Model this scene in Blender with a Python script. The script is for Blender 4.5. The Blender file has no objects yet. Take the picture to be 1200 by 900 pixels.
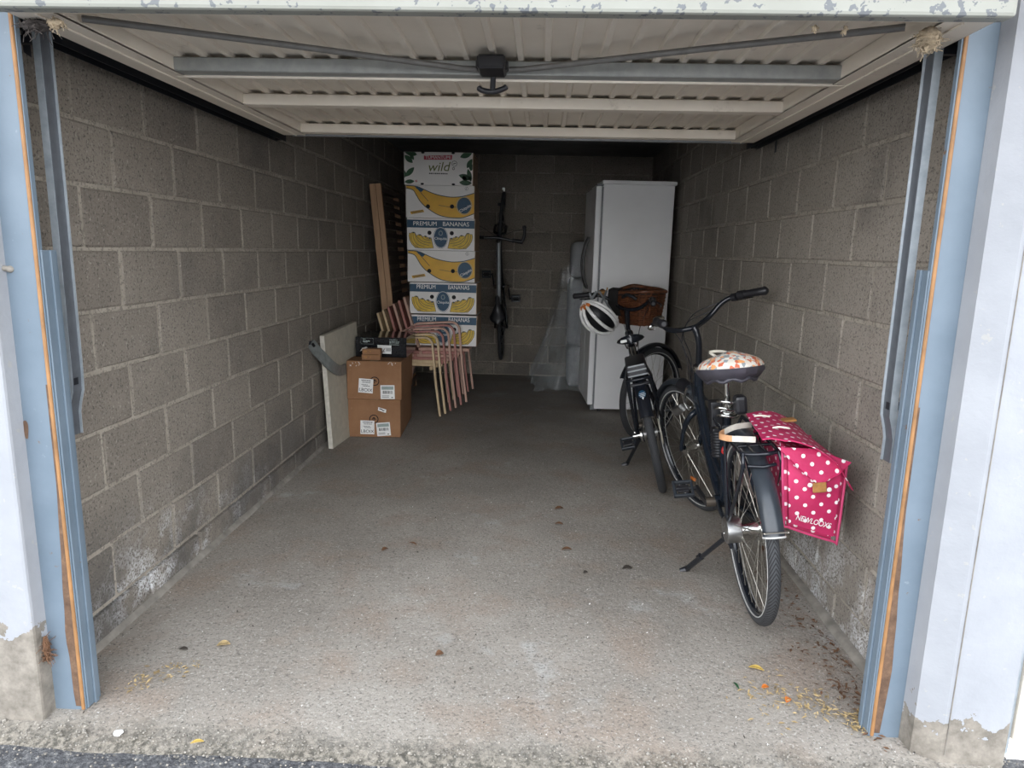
import bpy, bmesh, math, random
from mathutils import Vector, Matrix, noise
random.seed(7)
SC = bpy.context.scene
COL = SC.collection
R = math.radians

# ------------------------------------------------------------------ camera
F_PX = 809.8
cam_d = bpy.data.cameras.new('camera'); cam = bpy.data.objects.new('camera', cam_d); COL.objects.link(cam)
cam_d.sensor_width = 36; cam_d.lens = 36 * F_PX / 1200; cam_d.clip_start = .02; cam_d.clip_end = 200
CAM = Vector((1.4549, 0, 1.3332)); PI_, YA, RO = -0.1894, -0.0373, 0.0228
fw = Vector((math.sin(YA)*math.cos(PI_), math.cos(YA)*math.cos(PI_), math.sin(PI_)))
rt = fw.cross(Vector((0, 0, 1))).normalized(); up = rt.cross(fw)
r2 = math.cos(RO)*rt + math.sin(RO)*up; u2 = -math.sin(RO)*rt + math.cos(RO)*up
cam.matrix_world = Matrix(((r2.x, u2.x, -fw.x, CAM.x), (r2.y, u2.y, -fw.y, CAM.y), (r2.z, u2.z, -fw.z, CAM.z), (0, 0, 0, 1)))
SC.camera = cam

# ------------------------------------------------------------------ world: overcast sky
wd = bpy.data.worlds.new('overcast'); SC.world = wd; wd.use_nodes = True
wn = wd.node_tree.nodes; wl = wd.node_tree.links; bg = wn['Background']
tc = wn.new('ShaderNodeTexCoord'); sx = wn.new('ShaderNodeSeparateXYZ'); wl.new(tc.outputs['Generated'], sx.inputs[0])
rp = wn.new('ShaderNodeValToRGB'); wl.new(sx.outputs['Z'], rp.inputs[0]); wl.new(rp.outputs[0], bg.inputs[0])
rp.color_ramp.elements[0].color = (.97, .98, 1.0, 1); rp.color_ramp.elements[0].position = 0
rp.color_ramp.elements[1].color = (.62, .68, .76, 1); rp.color_ramp.elements[1].position = .8
bg.inputs[1].default_value = 1.6
vs = SC.view_settings
SC.display_settings.display_device = 'sRGB'
vs.view_transform = 'Standard'; vs.look = 'None'; vs.gamma = 1; vs.use_curve_mapping = False
vs.exposure = 1.95

# ------------------------------------------------------------------ helpers
def tag(o, label=None, cat=None, group=None, kind=None):
    if label: o['label'] = label
    if cat: o['category'] = cat
    if group: o['group'] = group
    if kind: o['kind'] = kind
    return o

def link(name, me, mat, parent=None, loc=None):
    o = bpy.data.objects.new(name, me); COL.objects.link(o)
    if mat is not None and not me.materials: me.materials.append(mat)
    if parent: o.parent = parent
    if loc is not None: o.location = loc
    return o

def obj(name, bm, mat, parent=None, smooth=False, loc=None):
    me = bpy.data.meshes.new(name)
    bmesh.ops.recalc_face_normals(bm, faces=bm.faces[:])
    if smooth:
        for f in bm.faces: f.smooth = True
        for e in bm.edges:
            if len(e.link_faces) == 2 and e.calc_face_angle(0) > .8: e.smooth = False
    bm.to_mesh(me); bm.free()
    return link(name, me, mat, parent, loc)

def struct(name, bm, mat, parent=None, **k):
    o = obj(name, bm, mat, parent, **k)
    if parent is None: o['kind'] = 'structure'
    return o

def empty(name, loc=(0, 0, 0), rz=0, label=None, cat=None, group=None, kind=None):
    o = bpy.data.objects.new(name, None); COL.objects.link(o); o.empty_display_size = .05
    o.location = loc; o.rotation_euler = (0, 0, rz)
    return tag(o, label, cat, group, kind)

def copy_tree(o, parent=None):
    c = o.copy(); COL.objects.link(c)
    if parent: c.parent = parent
    for ch in list(o.children): copy_tree(ch, c)
    return c

def nb(): return bmesh.new()

def box(bm, x0, x1, y0, y1, z0, z1, bev=0, seg=1):
    r = bmesh.ops.create_cube(bm, size=1); vs_ = r['verts']
    for v in vs_:
        v.co = Vector(((x0+x1)/2 + v.co.x*(x1-x0), (y0+y1)/2 + v.co.y*(y1-y0), (z0+z1)/2 + v.co.z*(z1-z0)))
    if bev:
        es = list({e for v in vs_ for e in v.link_edges})
        bmesh.ops.bevel(bm, geom=es, offset=bev, segments=seg, affect='EDGES', profile=.5)

def hexa(bm, p):      # 8 corners: bottom loop 4, top loop 4
    v = [bm.verts.new(q) for q in p]
    for f in ((3, 2, 1, 0), (4, 5, 6, 7), (0, 1, 5, 4), (1, 2, 6, 5), (2, 3, 7, 6), (3, 0, 4, 7)):
        bm.faces.new([v[i] for i in f])

def frames(pts, closed=False):
    n = len(pts); T = []
    for i in range(n):
        a = pts[(i-1) % n] if (closed or i > 0) else pts[i]
        b = pts[(i+1) % n] if (closed or i < n-1) else pts[i]
        T.append((b-a).normalized())
    t = T[0]; h = Vector((0, 0, 1)) if abs(t.z) < .9 else Vector((1, 0, 0))
    N = [(h - t*h.dot(t)).normalized()]
    for i in range(1, n):
        q = T[i-1].rotation_difference(T[i]); nn = q @ N[-1]
        nn = (nn - T[i]*nn.dot(T[i])).normalized(); N.append(nn)
    return T, N

def tube(bm, pts, r, seg=8, closed=False):
    pts = [Vector(p) for p in pts]; n = len(pts)
    rr = r if isinstance(r, (list, tuple)) else [r]*n
    T, N = frames(pts, closed); rings = []
    for i in range(n):
        b = T[i].cross(N[i])
        rings.append([bm.verts.new(pts[i] + (N[i]*math.cos(2*math.pi*k/seg) + b*math.sin(2*math.pi*k/seg))*rr[i]) for k in range(seg)])
    for i in range(n if closed else n-1):
        a = rings[i]; c = rings[(i+1) % n]
        for k in range(seg): bm.faces.new((a[k], a[(k+1) % seg], c[(k+1) % seg], c[k]))
    if not closed:
        bm.faces.new(rings[0][::-1]); bm.faces.new(rings[-1])

def smooth_path(pts, sub=4):
    pts = [Vector(p) for p in pts]; out = []
    for i in range(len(pts)-1):
        p0 = pts[max(i-1, 0)]; p1 = pts[i]; p2 = pts[i+1]; p3 = pts[min(i+2, len(pts)-1)]
        for k in range(sub):
            t = k/sub
            out.append(.5*((2*p1) + (p2-p0)*t + (2*p0-5*p1+4*p2-p3)*t*t + (3*p1-p0-3*p2+p3)*t**3))
    out.append(pts[-1]); return out

def strip(bm, pts, side, w, t):
    """rectangular section swept along pts; side = unit vector across the width w; t = thickness"""
    pts = [Vector(p) for p in pts]; side = Vector(side).normalized(); n = len(pts); rings = []
    for i in range(n):
        a = pts[max(i-1, 0)]; b = pts[min(i+1, n-1)]; T = (b-a).normalized(); nn = T.cross(side).normalized()
        rings.append([bm.verts.new(pts[i] + side*sx_*w/2 + nn*sy_*t/2) for sx_, sy_ in ((-1, -1), (1, -1), (1, 1), (-1, 1))])
    for i in range(n-1):
        for k in range(4): bm.faces.new((rings[i][k], rings[i][(k+1) % 4], rings[i+1][(k+1) % 4], rings[i+1][k]))
    bm.faces.new(rings[0][::-1]); bm.faces.new(rings[-1])

def torus(bm, c, axis, RR, r, n=48, m=10, uv=False):
    c = Vector(c); ax = Vector(axis).normalized(); h = Vector((0, 0, 1)) if abs(ax.z) < .9 else Vector((1, 0, 0))
    a = (h-ax*h.dot(ax)).normalized(); b = ax.cross(a); rings = []
    for i in range(n):
        t = 2*math.pi*i/n; d = a*math.cos(t)+b*math.sin(t)
        rings.append([bm.verts.new(c + d*(RR + r*math.cos(2*math.pi*k/m)) + ax*r*math.sin(2*math.pi*k/m)) for k in range(m)])
    ul = bm.loops.layers.uv.verify() if uv else None
    for i in range(n):
        for k in range(m):
            f = bm.faces.new((rings[i][k], rings[i][(k+1) % m], rings[(i+1) % n][(k+1) % m], rings[(i+1) % n][k]))
            if uv:
                kk = k if k < m/2 else k-m
                for l, (uu, vv) in zip(f.loops, ((i, kk), (i, kk+1), (i+1, kk+1), (i+1, kk))): l[ul].uv = (uu/n, vv/m)

def cyl(bm, a, b, r, seg=12, rb=None):
    tube(bm, [a, b], [r, r if rb is None else rb], seg)

def lathe(bm, prof, c=(0, 0, 0), seg=20, axis='Z'):
    c = Vector(c); rings = []
    for r, z in prof:
        ring = []
        for k in range(seg):
            t = 2*math.pi*k/seg; x, y = r*math.cos(t), r*math.sin(t)
            p = Vector((x, y, z)) if axis == 'Z' else (Vector((x, z, y)) if axis == 'Y' else Vector((z, x, y)))
            ring.append(bm.verts.new(c+p))
        rings.append(ring)
    for i in range(len(rings)-1):
        for k in range(seg): bm.faces.new((rings[i][k], rings[i][(k+1) % seg], rings[i+1][(k+1) % seg], rings[i+1][k]))
    bm.faces.new(rings[0][::-1]); bm.faces.new(rings[-1])

def ell(bm, c, rx, ry, rz, u=14, v=9):
    r = bmesh.ops.create_uvsphere(bm, u_segments=u, v_segments=v, radius=1)
    for q in r['verts']: q.co = Vector((c[0]+q.co.x*rx, c[1]+q.co.y*ry, c[2]+q.co.z*rz))

def prism(bm, pts, d):          # polygon pts (3D) extruded by vector d
    d = Vector(d); a = [bm.verts.new(p) for p in pts]; b = [bm.verts.new(Vector(p)+d) for p in pts]; n = len(pts)
    bm.faces.new(a[::-1]); bm.faces.new(b)
    for i in range(n): bm.faces.new((a[i], a[(i+1) % n], b[(i+1) % n], b[i]))

def xf(bm, f, start=0):
    for v in list(bm.verts)[start:]: v.co = f(v.co)

# ------------------------------------------------------------------ materials
class NT:
    def __init__(s, name):
        s.m = bpy.data.materials.new(name); s.m.use_nodes = True; s.t = s.m.node_tree; s.n = s.t.nodes; s.l = s.t.links
        s.b = s.n['Principled BSDF']; s.geo = None
    def new(s, typ, **k):
        x = s.n.new(typ)
        for a, v in k.items(): setattr(x, a, v)
        return x
    def pos(s):
        if not s.geo: s.geo = s.new('ShaderNodeNewGeometry')
        return s.geo.outputs['Position']
    def objc(s): return s.new('ShaderNodeTexCoord').outputs['Object']
    def noise(s, vec, scale, detail=4, rough=.55, out='Fac'):
        x = s.new('ShaderNodeTexNoise'); s.l.new(vec, x.inputs['Vector'])
        x.inputs['Scale'].default_value = scale; x.inputs['Detail'].default_value = detail; x.inputs['Roughness'].default_value = rough
        return x.outputs[out]
    def voro(s, vec, scale, out='Distance', feature='F1'):
        x = s.new('ShaderNodeTexVoronoi', feature=feature); s.l.new(vec, x.inputs['Vector']); x.inputs['Scale'].default_value = scale
        return x.outputs[out]
    def ramp(s, fac, *stops):
        x = s.new('ShaderNodeValToRGB'); s.l.new(fac, x.inputs[0]); e = x.color_ramp.elements
        while len(e) < len(stops): e.new(.5)
        for el, (p, c) in zip(e, stops):
            el.position = p; el.color = (c, c, c, 1) if isinstance(c, (int, float)) else (*c, 1)
        return x.outputs[0]
    def math(s, op, a, b=None, c=None):
        x = s.new('ShaderNodeMath', operation=op)
        for i, v in enumerate((a, b, c)):
            if v is None: continue
            if isinstance(v, (int, float)): x.inputs[i].default_value = v
            else: s.l.new(v, x.inputs[i])
        return x.outputs[0]
    def mix(s, fac, a, b, blend='MIX'):
        x = s.new('ShaderNodeMix', data_type='RGBA', blend_type=blend)
        for i, v in ((0, fac), (6, a), (7, b)):
            if isinstance(v, (int, float)): x.inputs[i].default_value = v
            elif isinstance(v, tuple): x.inputs[i].default_value = (*v, 1)
            else: s.l.new(v, x.inputs[i])
        return x.outputs[2]
    def sep(s, vec):
        x = s.new('ShaderNodeSeparateXYZ'); s.l.new(vec, x.inputs[0]); return x.outputs
    def set(s, col=None, rough=None, metal=None, bump=None, strength=.3, dist=.01):
        if col is not None:
            if isinstance(col, tuple): s.b.inputs['Base Color'].default_value = (*col, 1)
            else: s.l.new(col, s.b.inputs['Base Color'])
        if rough is not None:
            if isinstance(rough, (int, float)): s.b.inputs['Roughness'].default_value = rough
            else: s.l.new(rough, s.b.inputs['Roughness'])
        if metal is not None: s.b.inputs['Metallic'].default_value = metal
        if bump is not None:
            x = s.new('ShaderNodeBump'); x.inputs['Strength'].default_value = strength; x.inputs['Distance'].default_value = dist
            s.l.new(bump, x.inputs['Height']); s.l.new(x.outputs[0], s.b.inputs['Normal'])
        return s.m

def plain(name, col, rough=.5, metal=0, var=.12, scale=30, bump=0, coord='obj'):
    t = NT(name); v = t.objc() if coord == 'obj' else t.pos(); n = t.noise(v, scale, 3)
    lo = tuple(c*(1-var) for c in col); hi = tuple(min(1, c*(1+var)) for c in col)
    t.set(t.ramp(n, (.3, lo), (.7, hi)), rough, metal)
    if bump: t.set(bump=n, strength=bump, dist=.003)
    return t.m

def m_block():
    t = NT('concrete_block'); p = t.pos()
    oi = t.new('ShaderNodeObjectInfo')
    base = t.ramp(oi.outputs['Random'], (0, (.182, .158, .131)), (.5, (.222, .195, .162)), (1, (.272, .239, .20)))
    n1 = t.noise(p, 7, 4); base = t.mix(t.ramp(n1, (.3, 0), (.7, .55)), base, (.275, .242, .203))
    pale = t.math('MULTIPLY', t.ramp(t.math('DIVIDE', t.sep(p)['X'], 2.6), (.5, 0), (1, .5)), t.ramp(t.noise(p, 4, 4), (.3, .6), (.6, 1))); base = t.mix(pale, base, (.36, .325, .28))  # blocks paler towards the right wall: brighter daylight there put into the colour
    base = t.mix(t.ramp(t.noise(p, 2.3, 4, .6), (.52, 0), (.7, .55)), base, (.15, .135, .118))
    sp = t.noise(p, 120, 3, .7); dark = t.ramp(sp, (.36, 1.0), (.46, 0))
    base = t.mix(t.math('MULTIPLY', dark, .75), base, (.05, .046, .042))
    lt = t.ramp(t.noise(p, 95, 2, .6), (.60, 0), (.72, .45)); base = t.mix(lt, base, (.47, .44, .39))
    s = t.sep(p)
    # efflorescence: white salt bloom low on the wall near the door
    low = t.ramp(s['Z'], (.05, 1), (.42, 0)); near = t.ramp(t.math('DIVIDE', s['Y'], 10), (.20, .9), (.26, 1), (.42, 0))
    msk = t.math('MULTIPLY', low, near); msk = t.math('MULTIPLY', msk, t.ramp(t.math('ADD', t.noise(p, 5, 5, .7), t.math('MULTIPLY', s['X'], .018)), (.48, 0), (.62, 1)))
    msk = t.math('MULTIPLY', msk, t.ramp(sp, (.42, 0), (.55, 1)))
    base = t.mix(msk, base, (.72, .73, .74))
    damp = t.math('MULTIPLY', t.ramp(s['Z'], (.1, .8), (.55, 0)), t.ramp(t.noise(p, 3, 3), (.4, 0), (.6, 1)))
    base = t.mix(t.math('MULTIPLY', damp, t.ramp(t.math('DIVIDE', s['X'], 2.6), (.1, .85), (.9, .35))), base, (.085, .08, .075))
    h = t.math('ADD', sp, t.math('MULTIPLY', n1, .4))
    return t.set(base, .95, 0, h, .5, .007)

def m_mortar():
    t = NT('mortar'); p = t.pos()
    c = t.ramp(t.noise(p, 9, 5), (.3, (.28, .25, .207)), (.7, (.40, .36, .30)))
    c = t.mix(t.ramp(t.noise(p, 90, 2), (.38, .6), (.48, 0)), c, (.12, .105, .09))
    return t.set(c, .95, 0, t.noise(p, 60, 4), .5, .01)

def m_floor():
    t = NT('garage_concrete'); p = t.pos(); s = t.sep(p)
    c = t.ramp(t.noise(p, 1.3, 6, .6), (.3, (.255, .228, .195)), (.5, (.325, .292, .252)), (.7, (.395, .36, .315)))
    c = t.mix(t.ramp(t.noise(p, 3.1, 3), (.50, 0), (.66, .55)), c, (.31, .235, .18))          # brownish patches
    c = t.mix(t.ramp(t.noise(p, 2.2, 5, .65), (.60, 0), (.72, .65)), c, (.50, .50, .49))      # pale scuffs
    fine = t.noise(p, 110, 3, .7)
    c = t.mix(t.ramp(fine, (.36, .65), (.46, 0)), c, (.10, .09, .08))
    c = t.mix(t.ramp(t.noise(p, 130, 2), (.60, 0), (.70, .6)), c, (.60, .57, .52))
    coarse = t.noise(p, 38, 3, .65)
    c = t.mix(t.math('MULTIPLY', t.ramp(t.noise(p, 2.7, 3), (.42, .15), (.62, 1)), t.ramp(coarse, (.25, .55), (.34, 0))), c, (.10, .09, .08))
    # dirty, mossy threshold outside the door line
    front = t.ramp(t.math('ADD', s['Y'], t.math('MULTIPLY', t.math('SUBTRACT', t.noise(p, 9, 4), .5), .12)), (.0, 0), (1, 1))
    fr = t.new('ShaderNodeMapRange'); t.l.new(t.math('ADD', s['Y'], t.math('MULTIPLY', t.math('SUBTRACT', t.noise(p, 9, 4), .5), .16)), fr.inputs[0])
    fr.inputs[1].default_value = 1.62; fr.inputs[2].default_value = 1.74; fr.inputs[3].default_value = 1; fr.inputs[4].default_value = 0
    dirt = t.mix(t.ramp(t.noise(p, 60, 4, .7), (.42, 0), (.60, 1)), (.045, .042, .032), (.27, .24, .195))
    c = t.mix(t.math('MULTIPLY', fr.outputs[0], .85), c, dirt)
    # mottled darker grey, stronger further inside
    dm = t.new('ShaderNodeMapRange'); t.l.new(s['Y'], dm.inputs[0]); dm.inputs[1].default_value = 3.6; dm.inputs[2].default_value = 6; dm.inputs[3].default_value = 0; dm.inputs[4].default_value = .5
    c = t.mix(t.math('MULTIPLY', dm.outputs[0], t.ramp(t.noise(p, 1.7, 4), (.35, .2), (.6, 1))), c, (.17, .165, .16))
    h = t.math('ADD', t.math('MULTIPLY', fine, .5), t.math('MULTIPLY', coarse, .8))
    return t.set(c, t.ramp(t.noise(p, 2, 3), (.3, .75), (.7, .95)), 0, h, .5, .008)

def m_asphalt():
    t = NT('asphalt'); p = t.pos()
    c = t.ramp(t.noise(p, 70, 4, .7), (.35, (.045, .045, .05)), (.55, (.12, .12, .125)), (.74, (.34, .33, .31)))
    return t.set(c, .9, 0, t.noise(p, 80, 4, .7), .9, .012)

def m_plaster():
    t = NT('white_plaster'); p = t.pos(); s = t.sep(p)
    c = t.ramp(t.noise(p, 6, 4), (.3, (.285, .295, .315)), (.7, (.33, .34, .36)))
    chips = t.ramp(t.noise(p, 34, 3, .6), (.30, 1), (.315, 0)); c = t.mix(t.math('MULTIPLY', chips, .7), c, (.36, .35, .33))
    # paint peeled off the foot of the wall
    hgt = t.math('ADD', s['Z'], t.math('MULTIPLY', t.math('SUBTRACT', t.noise(p, 7, 5, .65), .5), .5))
    side = t.ramp(t.math('MULTIPLY', s['X'], .3), (.3, .26), (.7, .105))
    peel = t.math('LESS_THAN', hgt, side)
    bare = t.ramp(t.noise(p, 22, 5, .7), (.3, (.13, .115, .095)), (.7, (.29, .26, .22)))
    c = t.mix(peel, c, bare)
    h = t.math('SUBTRACT', t.math('MULTIPLY', t.noise(p, 40, 4), .5), t.math('MULTIPLY', peel, .8))
    return t.set(c, .85, 0, h, .5, .008)

def m_jamb():
    t = NT('blue_grey_paint'); p = t.pos()
    c = t.ramp(t.noise(p, 4, 5, .6), (.3, (.115, .155, .195)), (.7, (.16, .205, .25)))
    c = t.mix(t.ramp(t.noise(p, 26, 4, .6), (.69, 0), (.75, .5)), c, (.30, .34, .37))
    c = t.mix(t.ramp(t.noise(p, 17, 4, .6), (.27, 1), (.30, 0)), c, (.16, .09, .05))
    return t.set(c, .55, 0, t.noise(p, 30, 3), .15, .004)

def m_rust():
    t = NT('rust_and_primer'); p = t.pos()
    c = t.ramp(t.noise(p, 30, 5, .7), (.3, (.07, .038, .022)), (.55, (.13, .075, .045)), (.75, (.20, .12, .07)))
    return t.set(c, .8, 0, t.noise(p, 80, 3), .3, .003)

def m_doorpaint():
    t = NT('cream_door_paint'); p = t.pos()
    c = t.ramp(t.noise(p, 3, 5, .6), (.3, (.70, .63, .53)), (.7, (.82, .75, .645)))
    c = t.mix(t.ramp(t.noise(p, 9, 5, .65), (.62, 0), (.74, .5)), c, (.30, .24, .18))
    return t.set(c, .6, 0)

def m_dooredge():
    t = NT('chipped_white_paint'); p = t.pos()
    c = t.ramp(t.noise(p, 5, 4), (.3, (.265, .27, .235)), (.7, (.31, .315, .28)))
    c = t.mix(t.ramp(t.noise(p, 45, 3, .55), (.60, 0), (.615, 1)), c, (.14, .15, .16))
    c = t.mix(t.ramp(t.noise(p, 22, 3, .55), (.66, 0), (.67, 1)), c, (.13, .14, .15))
    return t.set(c, .55, 0)

def m_galv(name, a, b):
    t = NT(name); p = t.pos(); c = t.ramp(t.noise(p, 25, 4, .6), (.3, a), (.7, b)); return t.set(c, .5, .35)

def m_wood(name, a, b, sc=1.0):
    t = NT(name); o = t.objc(); mp = t.new('ShaderNodeMapping'); t.l.new(o, mp.inputs[0]); mp.inputs['Scale'].default_value = (30*sc, 30*sc, 2.5*sc)
    c = t.ramp(t.noise(mp.outputs[0], 1, 4), (.3, a), (.7, b)); return t.set(c, .5, 0)

def m_card(name='cardboard'):
    t = NT(name); o = t.objc(); c = t.ramp(t.noise(o, 6, 4), (.3, (.24, .118, .054)), (.7, (.31, .16, .078)))
    c = t.mix(t.ramp(t.noise(o, 60, 3), (.64, 0), (.7, .25)), c, (.42, .29, .19))
    return t.set(c, .8, 0)

def m_dots():
    t = NT('pink_polka_dot_fabric'); uv = t.new('ShaderNodeUVMap').outputs[0]; s = t.sep(uv)
    P = .051
    a = t.math('DIVIDE', s['X'], P); b = t.math('DIVIDE', s['Y'], P/2*1.1)
    row = t.math('FLOOR', b); odd = t.math('MULTIPLY', t.math('FLOORED_MODULO', row, 2), .5)
    u = t.math('SUBTRACT', t.math('FRACT', t.math('ADD', a, odd)), .5); v = t.math('SUBTRACT', t.math('FRACT', b), .5)
    d = t.math('ADD', t.math('POWER', t.math('ABSOLUTE', u), 2), t.math('MULTIPLY', t.math('POWER', t.math('ABSOLUTE', v), 2), .30))
    dot = t.math('LESS_THAN', d, .0165)
    n = t.noise(t.objc(), 9, 3); base = t.ramp(n, (.3, (.43, .014, .082)), (.7, (.53, .024, .115)))
    return t.set(t.mix(dot, base, (.86, .80, .80)), .6, 0, t.noise(t.objc(), 22, 3), .35, .01)

def m_floral():
    t = NT('floral_fabric'); o = t.objc(); v = t.voro(o, 78, 'Color')
    s = t.sep(v); c = t.ramp(s[0], (.0, (.72, .66, .58)), (.42, (.78, .74, .68)), (.46, (.62, .16, .08)), (.62, (.80, .36, .14)), (.70, (.30, .33, .34)), (.84, (.76, .73, .66)))
    t.m.node_tree.nodes['Color Ramp'].color_ramp.interpolation = 'CONSTANT'
    return t.set(c, .7, 0)

def m_tyre():
    t = NT('tyre_rubber'); uv = t.new('ShaderNodeUVMap').outputs[0]; s = t.sep(uv)
    z = t.math('ADD', t.math('MULTIPLY', s['X'], 120), t.math('MULTIPLY', t.math('ABSOLUTE', s['Y']), 14))
    w = t.math('SINE', t.math('MULTIPLY', z, 6.283)); msk = t.math('LESS_THAN', t.math('ABSOLUTE', s['Y']), .2)
    g = t.ramp(t.math('MULTIPLY', w, msk), (.45, 0), (.7, 1))
    n = t.noise(t.objc(), 30, 3); c = t.mix(g, (.045, .047, .051), (.010, .010, .011))
    return t.set(c, .75, 0, g, .9, .004)

def m_wicker():
    t = NT('brown_wicker'); o = t.objc(); c = t.ramp(t.noise(o, 40, 3), (.3, (.06, .022, .010)), (.7, (.17, .062, .027))); return t.set(c, .45, 0)

def m_film():
    t = NT('clear_plastic_film'); o = t.objc(); t.b.inputs['Base Color'].default_value = (.55, .60, .62, 1); t.b.inputs['Roughness'].default_value = .10
    tr = t.new('ShaderNodeBsdfTransparent'); mx = t.new('ShaderNodeMixShader'); f = t.ramp(t.noise(o, 9, 5, .65), (.35, .09), (.68, .36))
    t.l.new(f, mx.inputs[0]); t.l.new(tr.outputs[0], mx.inputs[1]); t.l.new(t.b.outputs[0], mx.inputs[2])
    t.l.new(mx.outputs[0], t.n['Material Output'].inputs['Surface']); return t.m

M = dict(
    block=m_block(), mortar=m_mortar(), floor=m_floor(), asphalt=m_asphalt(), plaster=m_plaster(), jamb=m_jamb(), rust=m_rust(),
    door=m_doorpaint(), edge=m_dooredge(), galv=m_galv('galvanised_steel', (.30, .34, .37), (.44, .48, .51)), bar=m_galv('grey_steel_bar', (.30, .31, .30), (.40, .41, .39)),
    rod=plain('dull_steel_rod', (.16, .155, .145), .5, .3), railweb=plain('shaded_rail_steel', (.11, .12, .135), .5, .3), blackrail=plain('black_rail_steel', (.018, .02, .026), .5, .3), ceil=plain('ceiling_concrete', (.17, .17, .17), .95, 0, .2, 5, .2, 'pos'),
    orange=plain('orange_edge_strip', (.29, .145, .055), .6, 0, .3, 12, 0, 'pos'), screed=plain('cement_footing', (.24, .22, .19), .95, 0, .3, 14, .5, 'pos'),
    black=plain('black_plastic', (.014, .014, .017), .4), blackm=plain('black_gloss_paint', (.010, .012, .017), .22), navy=plain('navy_frame_paint', (.012, .017, .026), .25),
    chrome=plain('chrome', (.62, .62, .60), .2, 1, .08), alu=plain('aluminium', (.42, .42, .42), .35, 1, .1), grey=plain('grey_alloy_paint', (.30, .32, .33), .4, .2),
    spoke=plain('spoke_steel', (.45, .43, .38), .35, .9), tyre=m_tyre(), stripe=plain('reflective_stripe', (.52, .52, .50), .4), fender=plain('mudguard_plastic', (.030, .036, .044), .28),
    white=plain('white_enamel', (.88, .88, .88), .3, 0, .03, 3), gasket=plain('grey_gasket', (.22, .23, .24), .5), darkh=plain('dark_handle', (.03, .028, .027), .3),
    card=m_card(), cardw=plain('white_carton_print', (.74, .72, .69), .55, 0, .04, 5), brown=plain('raw_corrugated_card', (.32, .22, .14), .8), hole=plain('dark_carton_hole', (.006, .006, .007), .9),
    blue=plain('blue_print', (.003, .052, .105), .5), teal=plain('dark_teal_outline', (.010, .035, .045), .5), yellow=plain('banana_yellow', (.66, .37, .025), .5, 0, .1, 9), lemon=plain('bunch_yellow', (.60, .40, .03), .5, 0, .15, 25),
    leaf=plain('leaf_green_print', (.018, .075, .028), .5, 0, .3, 30), red=plain('red_banner_print', (.42, .045, .075), .5), whitep=plain('white_ink', (.80, .80, .78), .5, 0, .02), olive=plain('olive_script_ink', (.12, .14, .03), .5), ink=plain('black_ink', (.02, .02, .022), .6), pale=plain('pale_label_ink', (.30, .36, .34), .6),
    birch=m_wood('birch_lamella', (.50, .37, .21), (.62, .48, .30)), rose=m_wood('rose_stained_lamella', (.29, .115, .095), (.40, .17, .14)), rosel=m_wood('pale_rose_lamella', (.38, .23, .175), (.50, .31, .24)),
    pine=m_wood('pine_rail', (.36, .21, .11), (.47, .29, .16)), slat=m_wood('dark_slat', (.075, .05, .042), (.11, .075, .06)), gloss=plain('glossy_black_carton', (.012, .013, .016), .12),
    board=plain('chipboard_panel', (.46, .425, .345), .8, 0, .1, 20), boarde=plain('board_edge', (.56, .53, .46), .85, 0, .15, 40), arm=plain('grey_lever_paint', (.20, .215, .21), .45, .1, .2, 25),
    dots=m_dots(), pink=plain('pink_piping', (.55, .05, .15), .6), tan=plain('tan_leather', (.36, .17, .05), .5, 0, .2, 60), cream=plain('cream_webbing', (.62, .58, .50), .7), tano=plain('tan_webbing', (.52, .27, .13), .7),
    floral=m_floral(), skirt=plain('dark_grey_nylon', (.055, .052, .065), .5, 0, .2, 20, .3), wicker=m_wicker(), lining=plain('black_lining', (.012, .011, .011), .8),
    film=m_film(), cush=plain('grey_upholstery', (.40, .41, .42), .8, 0, .05, 20), web=plain('dusty_cobweb', (.36, .29, .20), .95, 0, .4, 60), soot=plain('grimy_cobweb', (.07, .06, .055), .95, 0, .3, 60),
    dryleaf=plain('dry_brown_leaf', (.145, .072, .036), .7, 0, .3, 40), yleaf=plain('yellow_leaf', (.50, .34, .08), .6, 0, .2, 40), dleaf=plain('dark_leaf', (.045, .035, .028), .7, 0, .3, 40), straw=plain('straw_litter', (.40, .29, .14), .8, 0, .4, 50),
    brassy=plain('brass_bell', (.55, .30, .12), .3, .8), orangep=plain('orange_reflector', (.55, .16, .03), .3), redp=plain('red_reflector', (.40, .02, .02), .25), helmw=plain('white_helmet_shell', (.70, .70, .68), .35), stone=plain('gravel', (.24, .22, .19), .9, 0, .7, 90, 0, 'pos'),
    chaing=plain('oiled_steel', (.12, .10, .08), .45, .6), paledisc=plain('pale_disc', (.50, .47, .38), .5), lens=plain('lamp_lens', (.75, .75, .72), .15),
)

# ------------------------------------------------------------------ text (built-in font, turned into a mesh)
_tc = {}
def text_mesh(s, size, shear=0):
    k = (s, size, shear)
    if k not in _tc:
        cu = bpy.data.curves.new('lettering', 'FONT'); cu.body = s; cu.size = size; cu.align_x = 'CENTER'; cu.align_y = 'CENTER'; cu.shear = shear; cu.extrude = .0004
        o = bpy.data.objects.new('lettering', cu); COL.objects.link(o)
        dg = bpy.context.evaluated_depsgraph_get(); me = bpy.data.meshes.new_from_object(o.evaluated_get(dg))
        bpy.data.objects.remove(o); bpy.data.curves.remove(cu); me.materials.clear(); _tc[k] = me
    return _tc[k].copy()

def lettering(s, size, mat, parent, c, xdir, ydir, sx=1, shear=0, name='lettering'):
    me = text_mesh(s, size, shear); X = Vector(xdir).normalized(); Y = Vector(ydir).normalized(); Z = X.cross(Y); c = Vector(c)
    for v in me.vertices: v.co = c + X*v.co.x*sx + Y*v.co.y + Z*v.co.z
    return link(name, me, mat, parent)

W, D = 2.58, 7.49
CEIL = 2.32

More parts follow.
